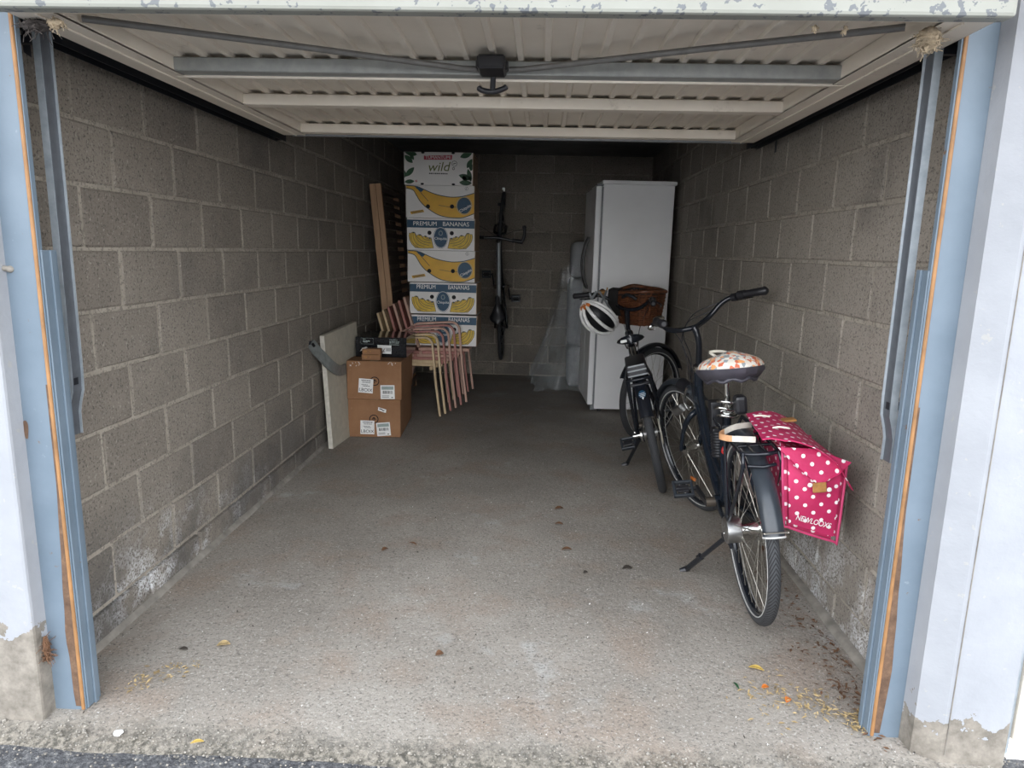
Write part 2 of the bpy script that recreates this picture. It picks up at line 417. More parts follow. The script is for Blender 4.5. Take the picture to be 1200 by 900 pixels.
# ================================================================== SETTING
# floor
bm = nb(); nx, ny = 150, 150; g = []
for j in range(ny+1):
    y = 1.60 + (D+.08-1.60)*(j/ny)**1.25; row = []
    for i in range(nx+1):
        x = -.15 + (W+.3)*i/nx
        yy = y + ((noise.noise(Vector((x*5, 3, 0)))*.035+noise.noise(Vector((x*23, 3, 0)))*.014) if j == 0 else 0)
        z = noise.noise(Vector((x*2, yy*2, 5)))*.0025 - .003
        edge = max(0, (1.74-yy)/.14); z -= .024*edge*edge
        z += noise.noise(Vector((x*14, yy*14, 1)))*.003*min(1, edge)
        row.append(bm.verts.new((x, yy, z)))
    g.append(row)
for j in range(ny):
    for i in range(nx): bm.faces.new((g[j][i], g[j][i+1], g[j+1][i+1], g[j+1][i]))
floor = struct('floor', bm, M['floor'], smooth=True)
# yard in front
bm = nb(); n = 60
g = [[bm.verts.new((-12+27*i/n, -14+15.75*(1-(1-j/n)**1.6), -.024 + noise.noise(Vector((i*.9, j*.9, 0)))*.003)) for i in range(n+1)] for j in range(n+1)]
for j in range(n):
    for i in range(n): bm.faces.new((g[j][i], g[j][i+1], g[j+1][i+1], g[j+1][i]))
yard = struct('ground', bm, M['asphalt'], smooth=True)

# blocks
BM_V = []
for k in range(5):
    bm = nb(); box(bm, -.192, .192, -.012, .012, -.093, .093, .005, 1)
    rnd = random.Random(k)
    for v in bm.verts: v.co += Vector((rnd.uniform(-.0025, .0025), rnd.uniform(-.001, .001), rnd.uniform(-.0025, .0025)))
    bmesh.ops.recalc_face_normals(bm, faces=bm.faces[:])
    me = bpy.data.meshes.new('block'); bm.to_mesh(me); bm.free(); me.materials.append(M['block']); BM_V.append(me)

def course(parent, a0, a1, first, pitch, zc, place, hgt=.2):
    """one course between a0 and a1 along the wall; 'first' is a joint position"""
    k = math.floor((a0-first)/pitch); j = first + k*pitch
    while j < a1-.02:
        s, e = max(j, a0), min(j+pitch, a1)
        if e-s > .03:
            o = bpy.data.objects.new('block', random.choice(BM_V)); COL.objects.link(o); o.parent = parent
            sc = (e-s)/pitch
            loc, rz = place((s+e)/2, zc); o.location = loc; o.rotation_euler = (random.uniform(-.004, .004), random.uniform(-.004, .004), rz + random.uniform(-.003, .003))
            o.scale = ((e-s-random.uniform(.009, .020))/.384, 1, (hgt-random.uniform(.010, .018))/.186)
        j += pitch

Z0 = .11
bm = nb(); box(bm, -.12, -.004, 1.765, D+.13, -.05, CEIL)
wall_l = struct('wall_left', bm, M['mortar'])
bm = nb(); box(bm, W+.004, W+.13, 1.805, D+.13, -.05, CEIL)
wall_r = struct('wall_right', bm, M['mortar'])
bm = nb(); box(bm, -.12, W+.13, D+.004, D+.13, -.05, CEIL)
wall_b = struct('wall_back', bm, M['mortar'])
for i in range(-1, 11):
    z0 = Z0 + .2*i; h = .2; zc = z0+.1
    if i == -1: h = .11; zc = .055
    if z0+.2 > CEIL: h = CEIL-z0; zc = z0+h/2
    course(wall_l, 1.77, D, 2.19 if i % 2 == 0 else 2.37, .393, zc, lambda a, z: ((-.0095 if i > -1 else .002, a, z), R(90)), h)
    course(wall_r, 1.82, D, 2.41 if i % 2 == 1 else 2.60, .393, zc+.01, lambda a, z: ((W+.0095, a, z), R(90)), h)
for i in range(-1, 11):
    z0 = .14 + .2*i; h = .2; zc = z0+.1
    if i == -1: h = .14; zc = .07
    if z0+.2 > CEIL: h = CEIL-z0; zc = z0+h/2
    course(wall_b, 0, W, 1.365 if i % 2 == 1 else 1.56, .393, zc, lambda a, z: ((a, D+.007, z), 0), h)
# cement fillet along the foot of the walls
def fillet(name, p):
    bm = nb(); prev = None
    for k in range(61):
        y = 1.8 + (D-1.8)*k/60; wob = noise.noise(Vector((y*3, p, 0)))
        hh = .018+.010*wob; ww = .030+.012*wob; s_ = 1 if p == 0 else -1
        ring = [bm.verts.new(q) for q in ((p-s_*.01, y, -.02), (p+s_*ww, y, -.02), (p+s_*ww, y, .004), (p+s_*.016, y, hh), (p-s_*.01, y, hh+.004))]
        if prev:
            for a in range(5): bm.faces.new((prev[a], prev[(a+1) % 5], ring[(a+1) % 5], ring[a]))
        prev = ring
    return struct(name, bm, M['screed'], smooth=True)
fillet('baseboard_left', 0); fillet('baseboard_right', W)
bm = nb(); box(bm, -3.2, 5.6, 1.05, D+.13, CEIL, CEIL+.22, .01)  # front part past the facade is an added, unseen eave that cuts overhead sky
struct('ceiling', bm, M['ceil'])

# facade: plaster left, pier right, wall above the door
bm = nb(); box(bm, -3.2, .084, 1.69, 1.765, -.05, 2.03, .008, 2); facade_l = struct('wall_facade_left', bm, M['plaster'])
bm = nb(); box(bm, -3.2, 5.6, 1.72, 1.95, 2.02, CEIL, .006); struct('wall_facade_top', bm, M['plaster'])
bm = nb()
prism(bm, [(2.512, 1.805, -.05), (2.516, 1.735, -.05), (2.575, 1.70, -.05), (2.738, 1.69, -.05), (2.748, 1.805, -.05)], (0, 0, 2.08))
pier = struct('wall_facade_right', bm, M['plaster'])
bm = nb(); box(bm, 2.585, 2.5865, 1.6965, 1.70, .02, 2.0); g_ = obj('plaster_crack', bm, M['screed'], pier)
for v in g_.data.vertices: v.co.x += noise.noise(Vector((v.co.z*3, 0, 0)))*.004
# neighbouring door beyond the pier
bm = nb(); box(bm, 2.80, 4.9, 1.75, 1.79, .03, 1.99, .004)
d2 = struct('door_2', bm, M['door'])
for k in range(12):
    bm = nb(); box(bm, 2.83+k*.17, 2.97+k*.17, 1.738, 1.752, .10, 1.93, .006); obj('panel', bm, M['door'], d2)
bm = nb(); box(bm, 2.745, 2.80, 1.76, 1.82, -.03, 2.02, .003); struct('trim_3', bm, M['galv'])
bm = nb(); box(bm, 4.9, 5.6, 1.69, 1.95, -.05, 2.03); struct('wall_facade_far_right', bm, M['plaster'])

# jambs
def jamb(name, s, x_out, x_in, y):
    """s=+1 left jamb (faces right)"""
    bm = nb(); a, b = sorted((x_out, x_in)); box(bm, a, b, y, y+.012, -.01, 2.03, .003)
    j = struct(name, bm, M['jamb'])
    bm = nb(); box(bm, min(x_in, x_in-s*.0095), max(x_in, x_in-s*.0095), y-.005, y+.01, .0, 2.0, .002); obj('edge_strip', bm, M['orange'], j)
    bm = nb(); box(bm, min(x_in, x_in+s*.004), max(x_in, x_in+s*.003), y, y+.014, 0, 2.02); obj('frame_lip', bm, M['jamb'], j)
    # steel angle on the lower two thirds
    bm = nb(); x1 = x_in+s*.002; x2 = x_in+s*.007
    box(bm, min(x1, x2), max(x1, x2), y+.004, y+.062, 0, 1.31, .002); box(bm, min(x2, x2+s*.006), max(x2, x2+s*.006), y+.030, y+.046, 0, 1.31, .001)
    obj('angle_iron', bm, M['jamb'], j)
    # rust run that widens towards the ground
    bm = nb(); pl, pr = [], []
    for k in range(25):
        z = .01+.95*k/24; ww = .003 + .020*max(0, 1-abs(z-.22)/.45)*(1 + .25*noise.noise(Vector((z*9, x_in, 0))))
        pl.append((x_in-s*.010, y-.0015, z)); pr.append((x_in-s*(.012+ww), y-.0015, z))
    for k in range(24):
        q = [bm.verts.new(v) for v in (pl[k], pr[k], pr[k+1], pl[k+1])]; bm.faces.new(q)
    obj('rust_run', bm, M['rust'], j)
    return j
j1 = jamb('trim_1', 1, .078, .172, 1.742)
j2 = jamb('trim_2', -1, 2.515, 2.432, 1.79)
bm = nb(); bm.faces.new([bm.verts.new((.089+.007*math.cos(a)*(1+.2*math.sin(3*a)), 1.7408, .835+.030*math.sin(a)*(1+.15*math.cos(2*a)))) for a in [i*math.pi/9 for i in range(18)]]); obj('rust_spot', bm, M['rust'], j1)
bm = nb(); ell(bm, (.095, 1.742, 1.26), .010, .012, .009); ell(bm, (.087, 1.735, 1.262), .012, .008, .007); obj('hinge_pin', bm, M['screed'], j1, True)

# ================================================================== UP-AND-OVER DOOR (door_1)
door = empty('door_1', (1.31, 1.6, 1.86), kind='structure'); door.location = (0, 0, -.018)
XL, XR, YN, YF = .235, 2.405, 1.62, 3.40
SL = (1.888-1.858-.023)/(YF-YN)
def dz(y): return (y-YN)*SL
def tilt(bm): xf(bm, lambda c: Vector((c.x, c.y, c.z + dz(c.y))))
npan = 27; pit = (XR-XL)/npan
bm = nb()    # corrugated pan: wide raised flat and narrow rib, runs front to back
prof = [(0, .062), (.005, .062), (.009, .0505), (.009+.015, .0505), (.028, .062), (pit, .062)]
top = [(u, w+.0025) for u, w in prof]
pts = [(u, 0, w) for u, w in prof] + [(u, 0, w) for u, w in reversed(top)]
prism(bm, [(p[0], YN+.02, 1.858+p[2]) for p in pts], (0, YF-YN-.03, 0)); tilt(bm)
pan = obj('panel', bm, M['door'], door); pan.location.x = XL
for k in range(1, npan):
    o = pan.copy(); COL.objects.link(o); o.location.x = XL + k*pit
bm = nb(); box(bm, XL-.02, XR+.02, YN-.03, YN+.015, 1.852, 1.96, .008, 2); obj('bottom_edge', bm, M['edge'], door)
bm = nb(); box(bm, XL, XR, YN+.015, YN+.045, 1.862, 1.94, .003); obj('inner_rail', bm, M['door'], door)
for sd_ in (-1, 1):
    e, f_ = (XL-.02, XL+.085) if sd_ < 0 else (XR+.02, XR-.085)
    lo, hi = min(e, f_), max(e, f_)
    bm = nb(); box(bm, lo, hi, YN+.015, YF+.005, 1.864, 1.872, .002); box(bm, min(e, e-sd_*.004), max(e, e-sd_*.004), YN, YF, 1.864, 1.94)
    box(bm, min(f_, f_+sd_*.004), max(f_, f_+sd_*.004), YN+.045, YF-.02, 1.864, 1.918); tilt(bm); obj('side_frame', bm, M['door'], door)
    bm = nb(); m_ = (e+f_)/2 - sd_*.012; box(bm, m_-.003, m_+.003, YN+.05, YF-.01, 1.859, 1.8645, .001); tilt(bm); obj('fold_line', bm, M['door'], door)
def bar(y0, y1, x0, x1, mat, h=.04):
    bm = nb(); box(bm, x0, x1, y0, y1, 1.868, 1.868+h, .003); tilt(bm); return obj('crossbar', bm, mat, door)
b1 = bar(2.205, 2.262, .29, 2.365, M['bar'])
bm = nb(); box(bm, .30, 2.36, 2.262, 2.275, 1.862, 1.870, .001); tilt(bm); obj('lip', bm, M['door'], b1)
bar(2.705, 2.765, .28, 2.36, M['door']); bar(3.335, 3.395, .24, 2.40, M['door'])
bm = nb(); box(bm, .25, 2.39, 3.40, 3.43, 1.862, 1.885, .004); tilt(bm); obj('rubber_seal', bm, M['gasket'], door)
# latch and T handle
bm = nb(); box(bm, 1.255, 1.335, 2.10, 2.215, 1.862, 1.90, .006); box(bm, 1.248, 1.342, 2.14, 2.18, 1.868, 1.895, .004); tilt(bm)
lat = obj('latch', bm, M['black'], door)
bm = nb(); cyl(bm, (1.296, 2.205, 1.88), (1.292, 2.23, 1.832), .0085)
tube(bm, smooth_path([(1.246, 2.23, 1.838), (1.262, 2.232, 1.829), (1.292, 2.233, 1.826), (1.322, 2.234, 1.834), (1.336, 2.235, 1.843)]), [.004]+[.0085]*15+[.004], 10); tilt(bm)
obj('pull_handle', bm, M['black'], lat, True)
for pts in ([(1.25, 2.175, 1.876), (1.21, 2.17, 1.876), (.75, 1.95, 1.878), (.33, 1.76, 1.88)], [(1.345, 2.175, 1.876), (1.385, 2.17, 1.876), (1.83, 1.96, 1.878), (2.28, 1.76, 1.88)]):
    bm = nb(); tube(bm, pts, .0085, 8); tilt(bm); obj('locking_rod', bm, M['rod'], door, True)

# overhead tracks (black) and guide rails by the jambs
def track(x0, x1, lab):
    bm = nb(); box(bm, x0, x0+.003, 1.90, 3.68, 1.862, 1.918); box(bm, x1-.003, x1, 1.90, 3.68, 1.862, 1.918); box(bm, x0, x1, 1.90, 3.68, 1.915, 1.918)
    t = empty('overhead_track', ((x0+x1)/2, 1.9, 1.9), label=lab, cat='door track', group='overhead door tracks'); t.location = (0, 0, 0)
    obj('channel', bm, M['blackrail'], t)
    xw = -.002 if x0 < 1 else W+.002
    for y in (2.0, 3.55):
        bm = nb(); box(bm, min(xw, x0 if x0 < 1 else x1), max(xw, x0 if x0 < 1 else x1), y, y+.03, 1.905, 1.911); box(bm, xw-.004, xw+.004, y, y+.03, 1.835, 1.911); obj('bracket', bm, M['blackrail'], t)
    xm = (x0+x1)/2
    bm = nb(); cyl(bm, (xm-.012, 3.64, 1.884), (xm+.012, 3.64, 1.884), .022, 14); obj('roller', bm, M['blackm'], t)
    bm = nb(); a, b = (x1, XL-.02) if x0 < 1 else (XR+.02, x0)
    cyl(bm, (min(a, b)-.02, 3.33, 1.90), (max(a, b)+.02, 3.33, 1.90), .008, 10); obj('door_pin', bm, M['blackrail'], t)
track(.075, .125, 'black overhead door track running along the left wall')
track(2.47, 2.52, 'black overhead door track running along the right wall')

def guide(s, xo, lab):
    """galvanised channel beside the jamb; foot bends towards the jamb and ends above the floor"""
    g = empty('guide_rail', (xo, 1.9, .78), label=lab, cat='guide rail', group='vertical door guide rails'); g.location = (0, 0, 0)
    y0 = 1.885
    path = [(xo, y0, 1.90), (xo, y0, 1.4), (xo-s*.002, y0, .96), (xo-s*.004, y0, .91), (xo-s*.014, y0, .875), (xo-s*.020, y0, .845), (xo-s*.020, y0, .78)]
    off = lambda dx, dy: [(p[0]+dx, p[1]+dy, p[2]) for p in path]
    bm = nb(); strip(bm, off(0, .018), (0, 1, 0), .036, .003); obj('web', bm, M['railweb'], g)  # same channel in a darker steel: the web's shade is put into the colour
    bm = nb(); strip(bm, off(-s*.010, 0), (1, 0, 0), .020, .003); obj('flange', bm, M['galv'], g)
    bm = nb(); strip(bm, off(s*.004, .036), (1, 0, 0), .008, .003); obj('lip', bm, M['galv'], g)
    bm = nb(); xw = -.002 if s > 0 else W+.002; box(bm, min(xw, xo), max(xw, xo), y0+.002, y0+.02, .93, .95); obj('wall_stud', bm, M['blackrail'], g)
    bm = nb(); box(bm, min(xw, xo), max(xw, xo), y0+.002, y0+.02, 1.84, 1.86); obj('wall_stud', bm, M['blackrail'], g)
guide(1, .133, 'grey steel guide rail by the left jamb, bent at its foot')
guide(-1, 2.418, 'grey steel guide rail by the right jamb, bent at its foot')

# cobweb and nest clumps under the door edge
def clump(name, c, r, mat, lab, cat, seed, strands=60, squash=1.0):
    rnd = random.Random(seed); bm = nb()
    q = bmesh.ops.create_icosphere(bm, subdivisions=3, radius=1)
    for v in q['verts']:
        n_ = noise.noise(v.co*2.3+Vector((seed, 0, 0)))*.45 + noise.noise(v.co*6+Vector((seed, 3, 0)))*.25
        taper = 1 - .45*max(0, -v.co.z); v.co = Vector((v.co.x*r[0]*taper, v.co.y*r[1]*taper, v.co.z*r[2]))*(1+n_)
    for k in range(strands):
        d = Vector((rnd.gauss(0, 1), rnd.gauss(0, 1), rnd.gauss(0, 1))).normalized(); a = Vector((d.x*r[0], d.y*r[1], d.z*r[2]))*rnd.uniform(.7, 1.1)
        sg = .38*max(r); b = a + Vector((rnd.gauss(0, sg), rnd.gauss(0, sg), rnd.gauss(-sg*.5, sg)))
        tube(bm, [a, (a+b)/2+Vector((rnd.gauss(0, .003), 0, 0)), b], .0009, 4)
    xf(bm, lambda v: v+Vector(c)); o = obj(name, bm, mat, None, True); tag(o, lab, cat, None, 'stuff'); return o
clump('nest', (2.316, 1.72, 1.826), (.024, .02, .026), M['web'], 'straw coloured nest clump hanging under the right end of the raised door', 'nest', 3, 160)
clump('cobweb', (.245, 1.72, 1.832), (.036, .02, .013), M['soot'], 'dark grimy cobweb clump under the left end of the raised door', 'cobweb', 5, 80)
clump('cobweb', (.318, 1.68, 1.827), (.018, .009, .012), M['web'], 'pale tattered cobweb rag hanging beside the dark clump at upper left', 'cobweb', 9, 70)
clump('cobweb', (2.046, 1.68, 1.834), (.005, .005, .007), M['web'], 'left one of two tiny dusty cobweb tufts under the door edge at right', 'cobweb', 11, 26)
clump('cobweb', (2.113, 1.68, 1.832), (.004, .004, .009), M['web'], 'right one of two tiny dusty cobweb tufts under the door edge, nearer the nest', 'cobweb', 13, 26)

# ================================================================== BANANA CARTON STACK ON CHAIRS, CHAIRS
def flat(bm, pts, k, y0):      # polygon in the front face (u,v), print layer k
    bm.faces.new([bm.verts.new((u, y0-.0005*k, v)) for u, v in pts])
def disc(bm, c, rx, ry, k, y0, n=20):
    flat(bm, [(c[0]+rx*math.cos(2*math.pi*i/n), c[1]+ry*math.sin(2*math.pi*i/n)) for i in range(n)], k, y0)
def outline(bm, pts, w, k, y0, closed=False):
    P = [Vector((p[0], p[1])) for p in pts]; n = len(P); L, Rr = [], []
    for i in range(n):
        a = P[(i-1) % n] if closed or i > 0 else P[i]; b = P[(i+1) % n] if closed or i < n-1 else P[i]
        t = (b-a).normalized(); nn = Vector((-t.y, t.x))*w/2; L.append(P[i]+nn); Rr.append(P[i]-nn)
    for i in range(n if closed else n-1):
        j = (i+1) % n; flat(bm, [tuple(q) for q in (L[i], L[j], Rr[j], Rr[i])], k, y0)
BW, BD, BH = .535, .385, .2465
HW = BW/2
def carton_body(root, h=BH):
    bm = nb(); box(bm, -HW, HW, 0, BD, 0, h, .002); obj('carton', bm, M['cardw'], root)
    bm = nb(); box(bm, HW-.001, HW+.004, .0, BD, 0, h*.86, .001); box(bm, HW-.001, HW+.007, .01, BD-.01, h*.86, h-.002, .001); obj('side_flap', bm, M['brown'], root)
def holes(root, hs, y0=-.0005):
    for (u, v) in hs:
        bm = nb(); disc(bm, (u, v), .0165, .0165, 9, y0, 16); obj('hand_hole', bm, M['hole'], root)
def cubic(pts, n=5): return [(p.x, p.z) for p in smooth_path([(a, 0, b) for a, b in pts], n)]
def carton_wave(lab, c):
    r = empty('banana_carton', c, label=lab, cat='carton', group='banana cartons in the tall stack'); carton_body(r)
    U = lambda x: (x-95)/(1025-95)*BW-HW; V = lambda y: BH*(1-(y-540)/432)
    up_ = [(U(x), V(y)) for x, y in ((100, 548), (190, 552), (260, 562), (340, 595), (450, 640), (560, 670), (700, 690), (820, 685), (920, 665), (1024, 632))]
    lo_ = [(U(x), V(y)) for x, y in ((100, 582), (190, 604), (232, 662), (280, 740), (340, 806), (400, 850), (500, 912), (600, 948), (740, 964), (880, 957), (1024, 905))]
    u_, l_ = cubic(up_, 3), cubic(lo_, 3)
    bm = nb(); n = 40
    def samp(L, t): x = t*(len(L)-1); i = min(int(x), len(L)-2); f = x-i; return (L[i][0]*(1-f)+L[i+1][0]*f, L[i][1]*(1-f)+L[i+1][1]*f)
    for i in range(n): flat(bm, [samp(u_, i/n), samp(u_, (i+1)/n), samp(l_, (i+1)/n), samp(l_, i/n)], 1, 0)
    ban = obj('banana_print', bm, M['yellow'], r)
    bm = nb(); outline(bm, u_, .006, 2, 0); outline(bm, l_, .006, 2, 0); outline(bm, cubic([(U(x), V(y)) for x, y in ((230, 560), (300, 640), (400, 750))]), .004, 2, 0); outline(bm, [(U(540), V(800)), (U(680), V(822)), (U(800), V(822))], .003, 2, 0)
    tag(obj('outline_print', bm, M['teal'], ban), None, None, None, 'stuff')
    bm = nb(); flat(bm, [(U(x), V(y)) for x, y in ((205, 546), (340, 598), (305, 632), (240, 585))], 3, 0); obj('stem_print', bm, M['blue'], ban)
    bm = nb(); disc(bm, (U(890), V(800)), .055, .062, 3, 0); obj('logo_oval', bm, M['blue'], ban)
    bm = nb(); outline(bm, [(U(890)+.060*math.cos(a), V(800)+.067*math.sin(a)) for a in [i*math.pi/12 for i in range(24)]], .0035, 3, 0, True); obj('logo_ring', bm, M['pale'], ban)
    lettering('Chiquita', .030, M['whitep'], ban, (U(905), -.0025, V(835)), (.86, 0, .5), (-.5, 0, .86))
    bm = nb(); flat(bm, [(U(x), V(y)) for x, y in ((150, 892), (330, 862), (345, 895), (165, 928))], 1, 0); sl = obj('slogan_patch', bm, M['yellow'], r)
    bm = nb(); outline(bm, [(U(165), V(900)), (U(325), V(873))], .005, 2, 0); outline(bm, [(U(178), V(918)), (U(330), V(890))], .005, 2, 0); tag(obj('slogan_lines', bm, M['ink'], sl), None, None, None, 'stuff')
    bm = nb(); outline(bm, [(U(920)+.012*math.cos(a), V(575)+.012*math.sin(a)) for a in [i*math.pi/8 for i in range(16)]], .002, 2, 0, True); outline(bm, [(U(918), V(565)), (U(918), V(588))], .003, 2, 0); obj('emblem', bm, M['ink'], r)
    holes(r, [(U(397), V(820)), (U(725), V(815))]); return r
def crescent(bm, c, L, ang, th, k, y0, flip=1):
    a, b = [], []
    for i in range(9):
        t = i/8; s = (t-.5)*L; bow = .30*L*(1-(2*t-1)**2); w = th*(math.sin(math.pi*min(1, t*.9+.08)))**.7
        for arr, d in ((a, w/2), (b, -w/2)):
            x, y = s, -bow+d; arr.append((c[0]+flip*(x*math.cos(ang)-y*math.sin(ang)), c[1]+x*math.sin(ang)+y*math.cos(ang)))
    for i in range(8): flat(bm, [a[i], a[i+1], b[i+1], b[i]], k, y0)
    return a+b[::-1]
def carton_premium(lab, c, variant=0):
    r = empty('banana_carton', c, label=lab, cat='carton', group='banana cartons in the tall stack'); carton_body(r)
    v0, v1 = BH*.70, BH*.945
    bm = nb(); flat(bm, [(-HW+.001, v0), (HW-.001, v0), (HW-.001, v1), (-HW+.001, v1)], 1, 0); bd = obj('blue_band', bm, M['blue'], r)
    gap = .035 if variant else .015
    vt = (v0+v1)/2 + (.008 if variant else 0)
    sxx = .82 if variant else 1.0
    lettering('PREMIUM', .046, M['whitep'], bd, (-.115-gap*.6, -.0015, vt), (1, 0, 0), (0, 0, 1), sxx)
    lettering('BANANAS', .046, M['whitep'], bd, (.115+gap*.3, -.0015, vt), (1, 0, 0), (0, 0, 1), sxx)
    ob = nb()
    bp = lambda x, y: ((x-95)/(1025-95)*BW-HW, BH*(1-(y-145)/430))
    for flip in (-1, 1):
        sil = [(128, 348), (150, 352), (175, 335), (205, 340), (225, 385), (262, 365), (292, 372), (315, 398), (345, 382), (372, 398), (398, 408), (432, 408), (440, 450), (462, 545), (380, 550), (290, 552), (210, 545), (165, 500), (132, 440), (122, 385)]
        P = [bp(*q) for q in sil]; P = [(-flip*u, v) for u, v in P]
        bm = nb(); cc = (sum(p[0] for p in P)/len(P), sum(p[1] for p in P)/len(P)-.01)
        for k in range(len(P)): flat(bm, [cc, P[k], P[(k+1) % len(P)]], 2, 0)
        bmesh.ops.remove_doubles(bm, verts=bm.verts[:], dist=.0004); obj('bunch_print', bm, M['lemon'], r)
        outline(ob, P, .0035, 3, 0, True)
        for cv in ([(178, 350), (190, 430), (240, 500), (330, 530)], [(205, 350), (235, 430), (300, 485), (400, 512)], [(225, 390), (290, 445), (350, 468), (430, 480)], [(292, 385), (330, 425), (380, 440), (438, 446)], [(150, 360), (158, 440), (200, 510), (250, 538)], [(345, 395), (375, 420), (432, 428)]):
            outline(ob, cubic([(-flip*u, v) for u, v in [bp(*q) for q in cv]], 3), .0030, 3, 0)
        for (u, v) in (bp(188, 342), bp(275, 372), bp(352, 390), bp(410, 412)): disc(ob, (-flip*u, v), .008, .006, 3, 0, 8)
    obj('bunch_outline', ob, M['teal'], r)['kind'] = 'stuff'
    bm = nb(); disc(bm, (0, BH*.40), .058, .083, 4, 0, 28); lg = obj('logo_oval', bm, M['blue'], r)
    bm = nb(); outline(bm, [(.054*math.cos(a), BH*.40+.078*math.sin(a)) for a in [i*math.pi/14 for i in range(28)]], .003, 5, 0, True); obj('logo_ring', bm, M['whitep'], lg)
    bm = nb(); outline(bm, [(.014*math.cos(a), BH*.40+.034+.017*math.sin(a)) for a in [i*math.pi/8 for i in range(16)]], .004, 5, 0, True); obj('logo_emblem', bm, M['pale'], lg)
    lettering('Chiquita', .029, M['whitep'], lg, (0, -.0030, BH*.37), (1, 0, 0), (0, 0, 1))
    holes(r, [(-.088, BH*.545), (.088, BH*.545)]); return r
def leaf_shape(bm, c, L, an, wd, k):
    n = 8; a = []; b = []
    for i in range(n+1):
        t = i/n; w = wd*math.sin(math.pi*t)**.8; x = t*L
        a.append((c[0]+x*math.cos(an)-w*math.sin(an), c[1]+x*math.sin(an)+w*math.cos(an))); b.append((c[0]+x*math.cos(an)+w*math.sin(an), c[1]+x*math.sin(an)-w*math.cos(an)))
    cl = lambda p: (max(-HW+.002, min(HW-.002, p[0])), max(.002, min(BH-.002, p[1])))
    for i in range(n): flat(bm, [cl(p) for p in (a[i], a[i+1], b[i+1], b[i])], k, 0)
def carton_wild(lab, c):
    r = empty('fruit_carton', c, label=lab, cat='carton'); carton_body(r)
    bm = nb(); flat(bm, [(-.112, BH*.765), (.105, BH*.78), (.108, BH*.915), (-.112, BH*.885)], 1, 0); bn = obj('red_banner', bm, M['red'], r)
    lettering('TUMANTUMI', .033, M['whitep'], bn, (-.002, -.0015, BH*.836), (1, 0, .012), (-.012, 0, 1), 1.02)
    lettering('wild', .098, M['olive'], r, (0, -.0012, BH*.545), (1, 0, .03), (-.03, 0, 1), 1.05, .25)
    bm = nb(); outline(bm, [(.125+.020*math.cos(a), BH*.66+.020*math.sin(a)) for a in [i*math.pi/10 for i in range(20)]], .003, 2, 0, True); outline(bm, [(.113, BH*.645), (.137, BH*.675)], .005, 2, 0)
    outline(bm, [(.118+.008*math.cos(a), BH*.51+.009*math.sin(a)) for a in [i*math.pi/6 for i in range(12)]], .004, 2, 0, True); obj('speech_bubble', bm, M['ink'], r)
    bm = nb(); rnd = random.Random(2); x = -.072
    while x < .07:
        w = rnd.uniform(.004, .012); flat(bm, [(x, BH*.335), (x+w, BH*.335), (x+w, BH*.372), (x, BH*.372)], 2, 0); x += w+.003
    tag(obj('small_print', bm, M['ink'], r), None, None, None, 'stuff')
    bm = nb()
    for (u, v, L, a, w) in ((-.262, .245, .10, -12, .020), (-.262, .22, .085, -42, .020), (-.225, .245, .07, -60, .014), (-.258, .06, .10, 45, .02), (-.262, .05, .06, 95, .014), (-.265, .02, .08, 5, .016), (.262, .245, .10, 200, .022), (.262, .20, .08, 240, .018), (.258, .165, .055, 265, .017), (.265, .05, .11, 165, .022), (.262, .02, .10, 178, .02), (.255, .03, .10, 105, .018), (.22, .03, .06, 120, .016)):
        leaf_shape(bm, (u, v), L, R(a), w, 1)
    tag(obj('leaf_print', bm, M['leaf'], r), None, None, None, 'stuff')
    bm = nb()
    for i in range(5):
        a = i*2*math.pi/5; outline(bm, [(-.172, .028), (-.172+.011*math.cos(a), .028+.011*math.sin(a))], .004, 2, 0)
    obj('flower_print', bm, M['red'], r)
    for (u, v) in ((-.125, .008), (.118, .008), (-.12, BH-.006), (.115, BH-.006)):
        bm = nb(); disc(bm, (u, v), .014, .008, 3, 0, 12); obj('hand_hole', bm, M['hole'], r)
    return r

YB = 5.535; zb = .5705
def cx(pxl, pxr): return pxl
carton_premium('lowest banana carton of the tall stack, half hidden behind the bent chair arms', (.684, YB, zb), 1)
carton_premium('banana carton second from the bottom of the stack, wide gap between its band words', (.680, YB, zb+BH+.012), 1)
carton_wave('banana carton with one big banana print, lower of the two big banana ones', (.664, YB, zb+2*BH+.017))
carton_premium('blue banded premium banana carton between the two big banana print cartons', (.660, YB, zb+3*BH+.019))
carton_wave('banana carton with one big banana print, just under the leafy top carton', (.654, YB, zb+4*BH+.021))
carton_wild('topmost white carton of the stack with green leaf corners and red banner', (.640, YB, zb+5*BH+.023))

# stacking chairs (side on, fronts to the right)
def make_chair(seatm, framem):
    r = empty('armchair', (0, 0, 0))
    prof = smooth_path([(-.320, 0, 0), (-.260, 0, .30), (-.208, 0, .53), (-.190, 0, .592), (-.160, 0, .622), (-.10, 0, .630), (.02, 0, .638), (.11, 0, .643), (.150, 0, .636), (.176, 0, .610), (.186, 0, .565), (.210, 0, .30), (.247, 0, 0)], 4)
    for s in (-1, 1):
        bm = nb(); strip(bm, [(p.x, s*.272, p.z) for p in prof], (0, 1, 0), .030, .016); obj('side_frame', bm, framem, r)
    bm = nb(); box(bm, -.15, .262, -.250, .250, .4055, .4310, .004); obj('seat', bm, seatm, r)
    bm = nb(); strip(bm, [(-.262, 0, .825), (-.228, 0, .705), (-.186, 0, .56), (-.149, 0, .432)], (0, 1, 0), .50, .017); obj('backrest', bm, framem, r)
    for x in (-.13, .17):
        bm = nb(); box(bm, x-.012, x+.012, -.258, .258, .375, .405, .003); obj('seat_rail', bm, framem, r)
    return r
